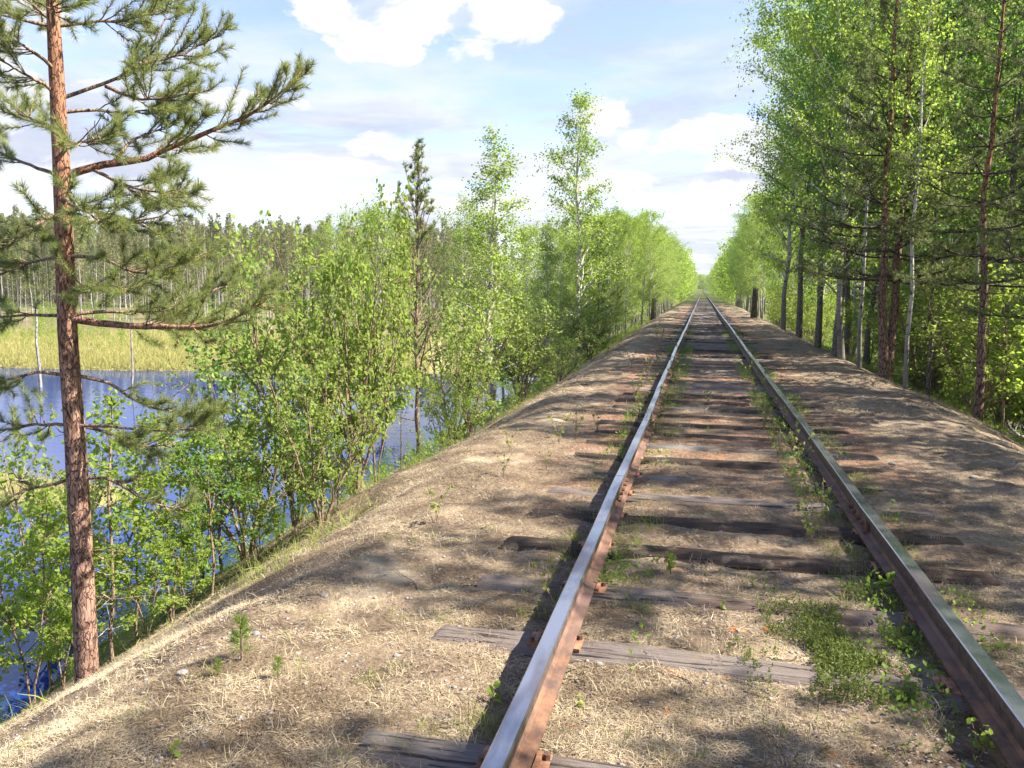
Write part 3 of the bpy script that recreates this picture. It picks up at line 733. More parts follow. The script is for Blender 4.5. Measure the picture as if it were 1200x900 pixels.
for i_,(sd,R0,nlf,pf,ls) in enumerate([(31,1.5,12000,cone,.075),(32,1.8,16000,lambda q:.25+.75*math.sin(math.pi*(q*.8+.12)),.075),(33,1.25,10500,cone,.07),(34,2.0,18000,egg,.08)]):
    proto('birch%d'%i_,make_leafy,name='birch_tree',label='x',cat='tree',group=None,bark_=M_birchbark,leafm=M_birch,seed=sd,H=BH,cb=.16,R=R0,prof=pf,nl=52,nleaf=nlf,lsize=ls,tr=.075,elev=48,hang=.7,droop=.3,spread=.10,nsub=7)
for i_,(sd,R0,nlf,cbb) in enumerate([(41,2.3,17000,.30),(42,1.9,14000,.36),(43,2.0,15000,.22)]):
    proto('aspen%d'%i_,make_leafy,name='aspen_tree',label='x',cat='tree',group=None,bark_=M_barkgrey,leafm=M_dark,seed=sd,H=13.,cb=cbb,R=R0,prof=lambda q:.45+.55*math.sin(math.pi*min(1,q*.85+.1)),nl=52,nleaf=nlf,lsize=.085,tr=.11,elev=38,hang=.5,droop=.12,spread=.12,nsub=7)
proto('pole',make_leafy,name='birch_tree',label='x',cat='tree',group=None,bark_=M_birchbark,leafm=M_birch,seed=51,H=10.,cb=.42,R=1.0,prof=cone,nl=26,nleaf=3800,lsize=.08,tr=.05,elev=48,hang=.7,droop=.3,spread=.1,nsub=5,lean=(.3,.1))
proto('pole2',make_leafy,name='birch_tree',label='x',cat='tree',group=None,bark_=M_barkgrey,leafm=M_dark,seed=52,H=10.,cb=.30,R=1.0,prof=cone,nl=26,nleaf=3800,lsize=.08,tr=.045,elev=40,hang=.7,droop=.2,spread=.1,nsub=5,lean=(-.25,.2))
proto('pine_young',make_pine,name='pine_tree',label='x',cat='tree',group=None,barkm=M_twig,leafm=M_pine,seed=61,H=4.2,cb=.30,R=1.0,tr=.038,nw=12,shoots=7,per=22,nl_=.055,nw_=.0048,flat=.75,dead=4,leader=True,prof=lambda q:.95-.6*q)
proto('pine_double',make_pine,name='pine_tree',label='x',cat='tree',group=None,barkm=M_barkpine,leafm=M_pineold,seed=62,H=13.5,cb=.22,R=3.1,tr=.14,nw=15,shoots=8,per=12,nl_=.11,nw_=.012,fork=True,flat=.02,dead=8)
proto('pine_tall',make_pine,name='pine_tree',label='x',cat='tree',group=None,barkm=M_barkpine,leafm=M_pineold,seed=63,H=13.,cb=.26,R=2.6,tr=.11,nw=14,shoots=8,per=12,nl_=.11,nw_=.012,flat=.03,dead=9)
proto('pine_mid',make_pine,name='pine_tree',label='x',cat='tree',group=None,barkm=M_barkpine,leafm=M_pineold,seed=64,H=9.,cb=.25,R=1.5,tr=.08,nw=12,shoots=6,per=12,nl_=.10,nw_=.013,flat=.2,dead=6)
proto('spruce',make_spruce,name='spruce_tree',label='x',cat='tree',group=None,leafm=M_spruce,seed=71,H=6.,R=1.3,tr=.06,nb=70,per=9,nlv=.05,nwv=.010)
def rename(o,n): o.name=n;return o

# ---------------------------------------------------------------- left bank, placed by eye
place_top(P['clump'],3.2,415,262,8.2,'tall bushy willow clump with many grey stems on the left bank edge',rz=.4,wide=.62)
place_top(P['clump2'],3.0,345,300,8.4,'leafy willow bush left of the tall willow clump, over the water',rz=2.2,wide=.85)
place_top(P['clump2'],3.0,285,430,7.8,'low willow bush leaning over the blue water between pine and willow clump',rz=4.,wide=1.)
place_top(P['clump2'],3.0,375,420,7.0,'low willow bush in front of the tall willow clump',rz=1.1,wide=.95)
place_top(P['pine_young'],4.2,489,184,12.3,'slim young pine with bare lower trunk rising above the bushes',rz=.5,wide=1.0)
place_top(P['birch2'],BH,578,150,15.5,'pointed birch with loose bright crown, left of the tallest birch',rz=1.,wide=1.45)
place_top(P['birch0'],BH,678,108,27,'tallest slender birch rising against the sky in the left tree line',rz=2.,wide=1.15)
place_top(P['spruce'],6.,470,425,9.6,'small dark spruce behind the trunk of the young pine',rz=.3)
place_top(P['spruce'],6.,596,400,15.5,'small spruce with dead lower twigs in the left tree line',rz=1.3)
for k,(key,H,px,top,D,wd) in enumerate([('sap1',3,190,445,6.6,1.2),('sap2',3,118,455,6.2,1.3),('sap3',3,240,520,6.6,1.2),('sap1',3,20,520,5.6,1.1),('sap2',3,-30,470,6.0,1.2),('sap1',3,60,640,5.4,1.2),('sap2',3,150,520,6.9,1.3),('sap3',3,275,395,9.2,1.2),('sap1',3,215,600,6.3,1.3),('sap2',3,45,560,6.6,1.3)]):
    place_top(P[key],H,px,top,D,['leafy sapling over the blue water right of the big pine trunk','thin sapling just right of the big pine trunk','round leaved sapling on the left bank below the willow bushes','leafy sapling at the left photo edge beside the big pine','sapling reaching into the photo from its left edge','low leafy sprig at the foot of the big pine','sapling with thin white stem behind the big pine','round leaved sapling standing before the yellow marsh','low leafy sapling on the bank edge above the ferns','small sapling left of the big pine trunk in front of water'][k],'saplings along the left bank',rz=k*1.3,wide=wd)
for k,(key,H,px,top,D,wd,lb_) in enumerate([('sap1',3,322,330,9.4,1.3,'airy pale green sapling rising left of the tall willow clump'),('sap2',3,372,290,10.2,1.4,'pale sapling behind the left half of the willow clump'),('sap1',3,440,240,9.0,.9,'sapling whose top leaves rise beside the young pine tip'),
  ('sap2',3,255,470,8.2,1.5,'slender sapling between the dark stump in the water and the willow bushes'),('sap1',3,300,520,7.2,1.3,'leafy sapling low in front of the willow bush over the water'),('sap1',3,165,600,6.0,1.4,'leafy sapling above the ferns right of the big pine foot'),('sap3',3,345,500,7.4,1.3,'round leaved sapling in front of the willow clump stems'),
  ('sap2',3,205,500,7.6,1.5,'thin sapling halfway between the big pine and the willow bushes'),('sap1',3,95,590,6.4,1.4,'leafy sapling low behind the trunk of the big pine'),('clump2',3,230,560,8.2,.9,'low spreading bush over the water left of the willow bushes'),('clump2',3,60,500,8.6,.9,'spreading bush over the water behind the big pine'),('sap1',3,395,470,7.2,1.1,'leafy shoot before the foot of the willow clump')]):
    place_top(P[key],H,px,top,D,lb_,'saplings along the left bank',rz=k*1.9+.5,wide=wd)
for k,(key,H,px,top,D,wd) in enumerate([('clump2',3,532,320,13.2,.9),('clump2',3,552,400,12.6,1.0),('birch1',BH,545,262,17,.8),('birch0',BH,612,270,19,1),('clump',3.2,610,360,16,1.2),('birch2',BH,640,262,24,1.1),('clump2',3,655,380,19,1.6),('birch1',BH,655,290,25,1),('pine_mid',9,700,258,30,.8),('birch1',BH,715,262,33,.9),('birch3',BH,735,258,38,.8),('clump',3.2,690,350,24,1.4),('birch0',BH,752,262,45,1),('pine_mid',9,722,300,33,.8),('birch3',BH,762,252,52,.9),('birch2',BH,590,300,21,1.2),('clump2',3,520,450,11.2,.9),('birch3',BH,450,255,22,.8),('birch1',BH,395,282,26,.9),('sap3',3,575,430,13.2,1.6),('sap1',3,600,440,14.2,1.6),('sap1',3,640,420,17.5,1.8),('sap3',3,668,400,21,2),('sap1',3,535,440,11.6,1.4)]):
    kd={'clump':'willow bush','clump2':'willow bush','pine_mid':'pine','sap1':'birch sapling','sap3':'aspen sapling'}.get(key,'birch')
    place_top(P[key],H,px,top,D,'sunlit %s in the dense left tree line beyond the young pine'%kd,'%s growth of the left tree line'%kd,rz=k*2.1,wide=wd)
rng=np.random.default_rng(77)
# left tree line running away along the track
y=30.
while y<150:
    for row,(x0,jit) in enumerate(((-4.9,.5),(-6.6,.8),(-9.5,1.5))):
        if row==2 and y<70 or (row==1 and y<60 and rng.uniform()<.4): continue
        x=x0+rng.uniform(-jit,jit)-.006*min(y,60);yy=y+rng.uniform(-.8,.8)
        h=np.interp(y,[30,60,95,150],[4.7,5.6,8.6,9.5])*rng.uniform(.8,1.12)*(1+.06*row)+(1.6 if row else .5)
        if row==0 and y<60: h*=.8
        key=rng.choice(['birch0','birch1','birch2','birch3','birch3','pine_mid','spruce']) if row else rng.choice(['birch0','birch1','birch2','birch3'])
        H={'pine_mid':9,'spruce':6}.get(key,BH);s=h/H
        kind={'pine_mid':'pine','spruce':'spruce'}.get(key,'birch')
        wd=1.0*min(1.35,max(1,1.0/(s+.01)*.75))
        place(P[key],x,yy,(s*wd,s*wd,s),rng.uniform(0,6),'bright %s in the far left tree line beside the track'%kind,'%s trees of the far left tree line'%kind)
    y+=np.interp(y,[30,150],[2.3,4.2])

# ---------------------------------------------------------------- right forest
place_top(P['pine_double'],13.5,1046,-110,15.5,'big double stemmed pine with red upper bark on the right',rz=.15,pymid=300)
place_top(P['pine_tall'],13,1160,-140,13.,'pine with reddish trunk right of the double stemmed pine',rz=1.2,pymid=300)
place_top(P['pine_tall'],13,1290,-200,10.5,'pine at the right photo edge with long dark boughs reaching in',rz=2.6)
place_top(P['aspen1'],13,968,-20,23,'tree with thick grey trunk at the right bank edge, left of the double pine',rz=.5)
place_top(P['aspen0'],13,945,-10,29,'tall round leaved aspen whose crown overhangs the right bank',rz=1.7)
place_top(P['aspen2'],13,990,-40,20,'grey trunked aspen between the thick grey trunk and the double pine',rz=3.1)
place_top(P['birch3'],BH,1000,-60,19,'birch with pale stem close left of the double stemmed pine',rz=3.1)
place_top(P['pole'],10,1078,-50,14.2,'leaning white birch stem just right of the double stemmed pine',rz=.6)
place_top(P['pole'],10,1020,-40,17.5,'slim white birch stem close behind the double stemmed pine',rz=2.6)
place_top(P['pole2'],10,1105,-60,15.5,'thin dark stem between double pine and red pine',rz=1.6)
place_top(P['birch1'],BH,925,20,34,'birch with hanging crown at the edge of the right forest',rz=1.9)
used=[base_of(p,d) for p,d in ((1046,15.5),(1160,13),(968,23),(945,29),(990,20),(1078,14.2),(1000,19))]
# inner edge trees along the right bank
y=22.;k=0
while y<150:
    for row,(x0,jit) in enumerate(((5.6,.7),(8.2,1.2),(12.,2.))):
        if row==2 and y>36: continue
        if row==1 and k%2 and y<90: k+=1;continue
        k+=1
        x=x0+rng.uniform(-jit,jit);yy=y+rng.uniform(-1,1)
        if min(math.hypot(x-a,yy-b) for a,b in used)<.9: continue
        h=np.interp(y,[20,50,110,150],[12.3,10.6,9.8,9.3])*rng.uniform(.82,1.12)+1
        key=rng.choice(['birch0','birch1','birch3','aspen0','aspen1','aspen2','pine_mid'] if row else ['birch1','birch3','birch0','aspen2','aspen0'])
        H={'pine_mid':9,'aspen0':13,'aspen1':13,'aspen2':13}.get(key,BH);s=h/H
        kind={'p':'pine','a':'aspen','b':'birch'}[key[0]]
        place(P[key],x,yy,s,rng.uniform(0,6),'%s in the long green tree line right of the track'%kind,'%s trees of the right tree line'%kind)
    y+=np.interp(y,[20,150],[2.6,4.2])
# the forest interior, right of the double pine and beyond
for k in range(80):
    yy=rng.uniform(8.5,34);x=rng.uniform(5.3,9) if k%3==0 else rng.uniform(7,24)
    dpx=(x-XC)/yy
    if min(math.hypot(x-a,yy-b) for a,b in used)<.8: continue
    if x<6.5 and yy<11: continue
    used.append((x,yy))
    key=rng.choice(['pole','pole2','pole','pole2','pole2','aspen1','birch0','pine_mid','pine_tall','spruce'],p=[.2,.2,.15,.12,.08,.06,.06,.06,.04,.03])
    H={'pine_mid':9,'aspen1':13,'pine_tall':13,'spruce':6}.get(key,10);h=rng.uniform(8,13) if key!='spruce' else rng.uniform(3,6)
    kind={'pine_mid':'pine','pine_tall':'pine','aspen1':'aspen','spruce':'spruce'}.get(key,'birch')
    s=h/H;w_=s*rng.uniform(.8,1.1)
    place(P[key],x,yy,(w_,w_,s),rng.uniform(0,6),'thin %s among the crowded stems inside the right forest'%kind,'%s stems inside the right forest'%kind)
# neighbours just outside the picture on the sunny side
for k,(x,yy,key,s) in enumerate([(7.6,-.8,'pole2',1.25),(8.6,2.2,'pine_mid',1.2),(6.6,.9,'birch0',1.0),(9.5,-2.4,'birch1',1.1),(6.2,4.7,'pole',1.1),(7.2,7.2,'birch0',1.0),(8.5,-4.4,'aspen2',.8),(6.4,2.7,'pole2',1.1),(7.6,9.4,'pole',1.2),(8.8,6.2,'birch0',1.15)]):
    place(P[key],x,yy,s,k*1.7,'tree standing just beyond the right side of the photo','trees beyond the right side')
# bushes on the right bank and under the trees
for k in range(135):
    yy=8+62*rng.uniform()**1.15;x=rng.uniform(4.6,6.3)+ (rng.uniform(0,9) if k%2 else 0)
    key=rng.choice(['clump2','sap3','sap1','sap2']);h=rng.uniform(1.2,3.4) if x<7 else rng.uniform(1.8,4)
    kind={'clump2':'willow bush','sap3':'aspen sapling'}.get(key,'birch sapling')
    place(P[key],x,yy,(h/3*1.35,h/3*1.35,h/3),rng.uniform(0,6),'%s in the undergrowth of the right forest'%kind,'%s undergrowth right of the track'%kind)

# ---------------------------------------------------------------- far away woods along the track and beyond the marsh (masses)
def mass(name,protoparts,places,mats,label,cat):
    """places: (x,y,z,s,rz,idx)"""
    out=[]
    for (x,y,z,s,rz,i_) in places:
        for (v,f,mt,sm_,va) in protoparts[i_]:
            c,s_=math.cos(rz),math.sin(rz);Rm=np.array([[c,-s_,0],[s_,c,0],[0,0,1]])
            out.append((v@Rm.T*s+np.array([x,y,z]),f,mt,sm_,va))
    o=mesh_obj(name,out,mats);tag(o,label,cat,kind='stuff');return o
def lowbirch(seed):
    W,L=leafy(seed=seed,H=9,cb=.05,R=1.7,prof=egg,nl=20,nleaf=700,lsize=.30,tr=.08,bark_=None,leafm=None,spread=.25,nsub=4,hang=.5)
    return [L]
lb=[lowbirch(s) for s in (1,2,3)]
pls=[]
for side in(-1,1):
    y=150.
    while y<520:
        for x0 in(4.6,7.5,11):
            pls.append((side*(x0+rng.uniform(-.6,.6)+(0 if side>0 else .3)),y+rng.uniform(-2,2),-1.2,rng.uniform(.85,1.2),rng.uniform(0,6),rng.integers(0,3)))
        y+=np.interp(y,[150,520],[3.5,8])
for k in range(60): pls.append((rng.uniform(-6,6),rng.uniform(525,560),-1.,rng.uniform(.9,1.3),0,rng.integers(0,3)))
mass('far_lineside_wood',lb,pls,M_birch,'distant green wood closing in on both sides of the track','wood')
lowb=mass('forest_backdrop',lb,[(rng.uniform(16,60),rng.uniform(10,150),-1.6,rng.uniform(.8,1.35),rng.uniform(0,6),rng.integers(0,3)) for k in range(230)],M_dark,'green mass of deep forest behind the trunks right of the track','wood')

def farcon(seed,H=16,cb=.25,R=1.5,n=300,q_=.36,sp=False):
    r=np.random.default_rng(seed);t=r.uniform(0,1,n)**(.85 if sp else .9);z=H*(cb+(1-cb)*t)
    rad=R*((1-t)**.8 if sp else np.maximum(0,1-t**1.15)**.85)*np.sqrt(r.uniform(.1,1,n))+.05;a=r.uniform(0,6.28,n)
    C=np.stack([rad*np.cos(a),rad*np.sin(a),z],1);D=unit(np.stack([np.cos(a),np.sin(a),np.full(n,-.25 if sp else .35)],1))
    N=needles(r,C,D,5,q_*1.3,q_*.34,.5)
    v,f=tube(np.array([[0,0,-.5],[0,0,H*.6],[0,0,H*.98]]),[.12,.08,.02],4)
    return [N,(v,f,1,True,None)]
fc=[farcon(1),farcon(2,cb=.38,R=1.3),farcon(3,cb=.2),farcon(4,cb=.06,R=1.8,sp=True,n=300),farcon(5,cb=.5,R=1.1,n=150)]
pls=[]
for k in range(1000):
    u=rng.uniform(-.80,-.02);D=rng.uniform(118,215);th=None
    X_=CC+np.array([CF[0],CF[1],0])*D+np.array([CR[0],CR[1],0])*(u*D*1.0)
    x,y=X_[0],X_[1]
    if x>-16: continue
    h=rng.uniform(.62,.88)*(1+.25*sstep(130,215,D))*(1+.12*sstep(-.4,-.62,u))
    pls.append((x,y,g1(x,y)-.3,h,rng.uniform(0,6),rng.choice([0,1,2,3,4],p=[.22,.18,.22,.28,.10])))
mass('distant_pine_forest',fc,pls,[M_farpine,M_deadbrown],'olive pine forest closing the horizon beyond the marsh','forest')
# front rank of conifers one can tell apart
cp=[]
for i_,q in enumerate(fc):
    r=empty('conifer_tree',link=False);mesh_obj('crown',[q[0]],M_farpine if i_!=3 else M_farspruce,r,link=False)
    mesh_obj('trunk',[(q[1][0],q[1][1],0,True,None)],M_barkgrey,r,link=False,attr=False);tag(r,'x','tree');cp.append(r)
for k in range(70):
    px=-60+k*12.5+rng.uniform(-6,6);D=rng.uniform(86,118) if px<260 else rng.uniform(100,125)
    i_=rng.choice([0,1,2,3,4],p=[.2,.25,.2,.15,.2]);x,y=base_of(px,D)
    if x>-14: continue
    sp=(i_==3)
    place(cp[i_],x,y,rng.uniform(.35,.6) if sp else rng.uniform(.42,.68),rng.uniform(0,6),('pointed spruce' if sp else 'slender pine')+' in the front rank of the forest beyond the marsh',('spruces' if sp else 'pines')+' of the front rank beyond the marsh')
# scrub along the marsh edge
pls=[]
for k in range(260):
    px=rng.uniform(-80,640);D=rng.uniform(53,100);x,y=base_of(px,D)
    if x>-12: continue
    pls.append((x,y,g1(x,y)-.2,rng.uniform(.08,.24),rng.uniform(0,6),rng.integers(0,3)))
for k in range(170):
    px=rng.uniform(-80,560);D=rng.uniform(46,64);x,y=base_of(px,D)
    if x<-12: pls.append((x,y,g1(x,y)-.15,rng.uniform(.05,.13),rng.uniform(0,6),rng.integers(0,3)))
mass('marsh_scrub',lb,pls,M_willow,'low yellow green scrub on the far edge of the marsh','scrub')

# ---------------------------------------------------------------- dead standing trunks in the marsh
def snag(seed,H,r0,nb,br):
    r=np.random.default_rng(seed);t=np.linspace(0,1,8);w_=np.cumsum(r.normal(size=(8,2))*H*.006,0)
    W=Wood();pth=np.stack([w_[:,0],w_[:,1],H*t-.3*(t==0)],1);W.add(pth,r0*(1-t*.75),7)
    Bm=Wood();nb=max(nb,9) if nb>3 else 0
    for k in range(nb):
        u=r.uniform(.35,.98);p=np.array([np.interp(u,t,pth[:,c]) for c in range(3)]);a=r.uniform(0,6.28);L=br*r.uniform(.3,1)*(1.3-u);s=np.linspace(0,1,4)
        Bm.add(p+np.array([math.cos(a),math.sin(a),-.1])*L*s[:,None]+np.array([0,0,-.35])*L*(s**2)[:,None],.02*(1-s*.6),3)
    e=empty('dead_tree',link=False);mesh_obj('trunk',[W.part()]+([Bm.part()] if nb else []),M_dead,e,link=False,attr=False)
    return tag(e,'x','dead tree')
SN=[snag(1,8,.10,22,1.3),snag(2,8,.09,8,.8),snag(3,8,.11,3,.5),snag(4,8,.08,30,1.0)]
for (px,base,top,D,i_,lb_) in [(283,0,278,72,0,'bleached dead tree with drooping twigs standing over the marsh'),(243,0,268,80,3,'tall twiggy dead tree rising to the forest top left of the marsh gap'),
    (317,0,308,62,2,'stout pair of grey snags beyond the marsh, right hand one'),(313,0,314,62.5,1,'stout pair of grey snags beyond the marsh, left hand one'),
    (176,0,236,66,0,'tallest bleached dead tree breaking the skyline behind the big pine boughs'),(44,0,300,31,2,'pale grey dead trunk in the water left of the big pine'),
    (192,0,262,76,3,'bleached dead tree with bent top next to the skyline snag'),(262,0,300,70,1,'bare pole of a dead tree left of the bleached drooping one'),
    (362,0,292,84,0,'thin dead tree behind the willow clump tops'),(229,0,330,41,1,'thin grey pole standing in the water near the marsh edge'),
    (153,0,330,30,1,'thin dead stem in the water just right of the big pine'),(385,0,300,90,3,'small twiggy dead tree far behind the willow clump')]:
    x,y=base_of(px,D,380);zt=at_h(px,top,D)[2];zg=max(g1(x,y),-3.);s=(zt-zg)/8
    c=copy_tree(SN[i_]);c.location=(x,y,zg-.05);ws=s*(.7 if s>.8 else .9);c.scale=(ws,ws,s);c['label']=lb_;c['group']='dead trees of the marsh'
for k in range(85):
    px=rng.uniform(-40,330) if k%4 else rng.uniform(330,520);D=rng.uniform(68,100);x,y=base_of(px,D)
    h=rng.uniform(2.5,6.5);c=copy_tree(SN[rng.integers(0,4)]);c.location=(x,y,g1(x,y)-.1);s=h/8;c.scale=(s*.9+.2,s*.9+.2,s);c.rotation_euler=(rng.uniform(-.04,.04),rng.uniform(-.04,.04),rng.uniform(0,6))
    c['label']='grey dead trunk in the stand of dead trees behind the yellow marsh';c['group']='stand of dead trees behind the marsh'
def stump(px,base,top,D,r0,m,label,name,cat,zt=None):
    x,y=base_of(px,D,(base+top)/2);z1=at_h(px,top,D)[2];z0=max(g1(x,y),-3.2)-.05
    t=np.linspace(0,1,9);v,f=tube(np.stack([t*.03,t*0,(z1-z0)*t],1),r0*(1.12-.25*t+.06*np.sin(t*9)),10)
    n=len(v)-10;jag=np.abs(vn(np.arange(10)*.9,np.zeros(10),int(px)))*r0*2.5;v[n:,2]+=jag
    cv=np.concatenate([v[n:],[[.03,0,z1-z0-r0*.5]]]);cf=[[j,(j+1)%10,10] for j in range(10)]
    o=mesh_obj(name,[(v,f,0,True,None),(cv,cf,0,False,None)],m,attr=False);o.location=(x,y,z0);tag(o,label,cat);return o
stump(252,460,424,34,.13,M_deadbrown,'dark broken stump standing in the water before the yellow marsh','tree_stump','stump')
stump(766,365,350,50,.16,M_deadbrown,'short black post at the left edge of the track bed far ahead','tree_stump','stump')
stump(884,370,340,46,.17,M_deadbrown,'dark burnt looking stump at the right edge of the track bed far ahead','tree_stump','stump')
stump(236,405,396,60,.12,M_deadbrown,'tiny dark stump on the yellow marsh','tree_stump','stump')
# uprooted grey branch at the right edge of the picture
W=Wood();r_=np.random.default_rng(5);s=np.linspace(0,1,10)
W.add(np.stack([.5*s,.1*np.sin(s*3),.16*(s-.5)**2*4],1),.022*(1-s*.6),6)
for k in range(7):
    p=np.array([.5*(k+.5)/8,0,.05]);d=unit(r_.normal(size=3)+np.array([0,0,.5]));W.add(np.stack([p,p+d*.12,p+d*.22+np.array([.03,0,.02])]),[.008,.006,.003],4)
o=mesh_obj('dead_branch',[W.part()],M_dead,attr=False);h=hit(1178,519);o.location=(h[0],h[1],h[2]+.06);tag(o,'pale curved dead branch lying on the right bank at the photo edge','branch')

# ---------------------------------------------------------------- low plants
def fern(seed):
    """wood horsetail: upright stem with whorls of drooping feathery side shoots"""
    r=np.random.default_rng(seed);W=Wood();s=np.linspace(0,1,5);W.add(np.stack([.04*s**2,0*s,.45*s],1),.0025*(1-s*.6),4);A=[];D=[]
    for k in range(8):
        z=.12+.32*k/7;n=10;L=.13*(1.15-k/8)
        for j in range(n):
            a=j*6.283/n+k*.4;d=np.array([math.cos(a),math.sin(a),.15-.25])
            for h in np.linspace(.15,1,7): A.append(np.array([.04*(z/.45)**2,0,z])+d*L*h-np.array([0,0,.4*L*h*h]));D.append(unit(d))
    N=needles(r,np.array(A),np.array(D),3,.022,.0028,.6)
    e=empty('horsetail_plant',link=False);mesh_obj('stem',[W.part()],M_fern,e,link=False,attr=False);mesh_obj('foliage',[N],M_fern,e,link=False);return tag(e,'x','plant')
FE=[fern(1),fern(2)]
edge=[(18,838),(30,820),(50,800),(62,792),(130,770),(140,764),(150,755),(160,745),(172,738),(185,730),(120,775),(200,715),(215,705),(228,695),(235,700),(245,685),(258,675),(270,668),(282,660),(295,650),(310,640),(322,630),(335,622),(350,612),(362,608),(460,560),(472,552),(484,548),(497,540),(452,568),(508,535),(75,785),(10,850),(145,735),(205,690),(225,660),(330,600),(315,610)]
for k,(px,py) in enumerate(edge):
    h=hit(px+rng.uniform(-4,4),py+3);x,y=h[0]-rng.uniform(.02,.35),h[1]+rng.uniform(0,.3)
    c=copy_tree(FE[k%2]);sc_=rng.uniform(.45,.85);c.location=(x,y,g1(x,y)-.02);c.rotation_euler=(rng.uniform(-.2,.2),rng.uniform(-.2,.2),rng.uniform(0,6));c.scale=(sc_,)*3
    c['label']='feathery green horsetail at the grassy edge of the left bank';c['group']='horsetails along the left bank edge'
def seedling(seed,H,n,size,m=M_birch,name='birch_seedling'):
    r=np.random.default_rng(seed);W=Wood();C=[];
    for st in range(max(1,n//7)):
        a=r.uniform(0,6.28);d=np.array([math.cos(a)*.35,math.sin(a)*.35,1]);s=np.linspace(0,1,5);p=d*H*r.uniform(.6,1)*s[:,None]*np.array([s**.8,s**.8,s*0+1]).T
        W.add(p,.003*(1-s*.6),4)
        for k in range(7): q=r.uniform(.25,1);C.append(np.array([np.interp(q,s,p[:,c]) for c in range(3)])+r.normal(size=3)*size*.35)
    e=empty(name,link=False);mesh_obj('stem',[W.part()],M_twig,e,link=False,attr=False)
    mesh_obj('foliage',[leaves(r,np.array(C),size,-.2,True,.85)],m,e,link=False);return tag(e,'x','plant')
SD=[seedling(1,.16,28,.034),seedling(2,.09,10,.03),seedling(3,.22,36,.036),seedling(4,.28,26,.03,M_grass,'herb_plant')]
def small(i_,px,py,s,label,group=None,name=None):
    h=hit(px,py);c=copy_tree(SD[i_]);c.location=(h[0],h[1],g1(h[0],h[1])-.004);c.scale=(s,)*3;c.rotation_euler=(0,0,px*.37);c['label']=label
    if group:c['group']=group
small(2,1148,893,.62,'bright leafy birch seedling against the right rail at the bottom right corner')
small(0,1034,700,1.0,'birch seedling growing against the inner side of the right rail')
small(1,1018,690,1.0,'tiny seedling just left of the birch seedling by the right rail')
small(1,574,826,1.1,'small green seedling close left of the left rail')
small(1,201,893,.75,'yellow green two leaved sprout at the bottom edge of the photo')
small(1,683,832,.7,'tiny green sprout right of the left rail near the bottom')
small(0,786,672,.8,'low green seedling patch on the sleeper beside the left rail')
small(1,845,715,.6,'tiny seedling beside the weathered grey sleeper')
small(1,882,690,.6,'tiny seedling between dark sleeper and weathered sleeper')
for k,(px,py,s) in enumerate([(750,490,1.3),(764,505,1.),(778,480,1.3),(770,425,1.4),(895,505,1.3),(912,545,1.2),(950,640,1.1),(963,600,.9),(940,560,1.1),(935,545,1.2),(893,455,1.4),(876,445,1.3),(640,700,.8),(655,735,.8),(672,690,.7),(512,612,1.),(597,530,.9),(655,520,1.1),(675,515,1.2),(700,508,1.0),(640,552,.7),(590,560,.8),(745,472,1.2),(790,455,1.2),(788,440,1.2),(760,440,1.3),(800,470,1.),(905,520,1.),(920,500,1.1),(928,530,1.2),(900,488,1.),(885,470,1.3),(790,412,1.6),(775,400,1.6),(868,405,1.5),(880,430,1.4),(830,475,.8),(945,600,.7),(960,620,.8),(752,455,1.2),(740,430,1.3),(770,395,1.6),(862,400,1.6)]):
    small(3,px,py,s,'slender green herb growing in the litter beside the rails','herbs beside the rails')
# tiny conifer seedlings on the bank
def conif(seed,H):
    r=np.random.default_rng(seed);W=Wood();W.add(np.array([[0,0,0],[0,0,H]]),[.005,.002],5);A=[];D=[]
    for k in range(26):
        z=H*r.uniform(.15,1);a=r.uniform(0,6.28);L=.32*H*(1.1-z/H);d=np.array([math.cos(a),math.sin(a),.6])
        for h in (.3,.6,1.): A.append(np.array([0,0,z])+d*L*h);D.append(unit(d))
    e=empty('pine_seedling',link=False);mesh_obj('stem',[W.part()],M_twig,e,link=False,attr=False);mesh_obj('needles',[needles(r,np.array(A),np.array(D),12,.035,.002,.7)],M_moss,e,link=False);return tag(e,'x','plant')
CS=conif(3,.16)
for px,py,s,lb_ in ((326,797,.55,'small bushy pine seedling on the left bank in dry grass'),(256,795,.45,'tiny pine seedling left of the bushy one'),(283,775,1.15,'tall thin pine seedling with bare stem near the sandy patch')):
    h=hit(px,py);c=copy_tree(CS);c.location=(h[0],h[1],g1(h[0],h[1]));c.scale=(s*.8,s*.8,s);c['label']=lb_

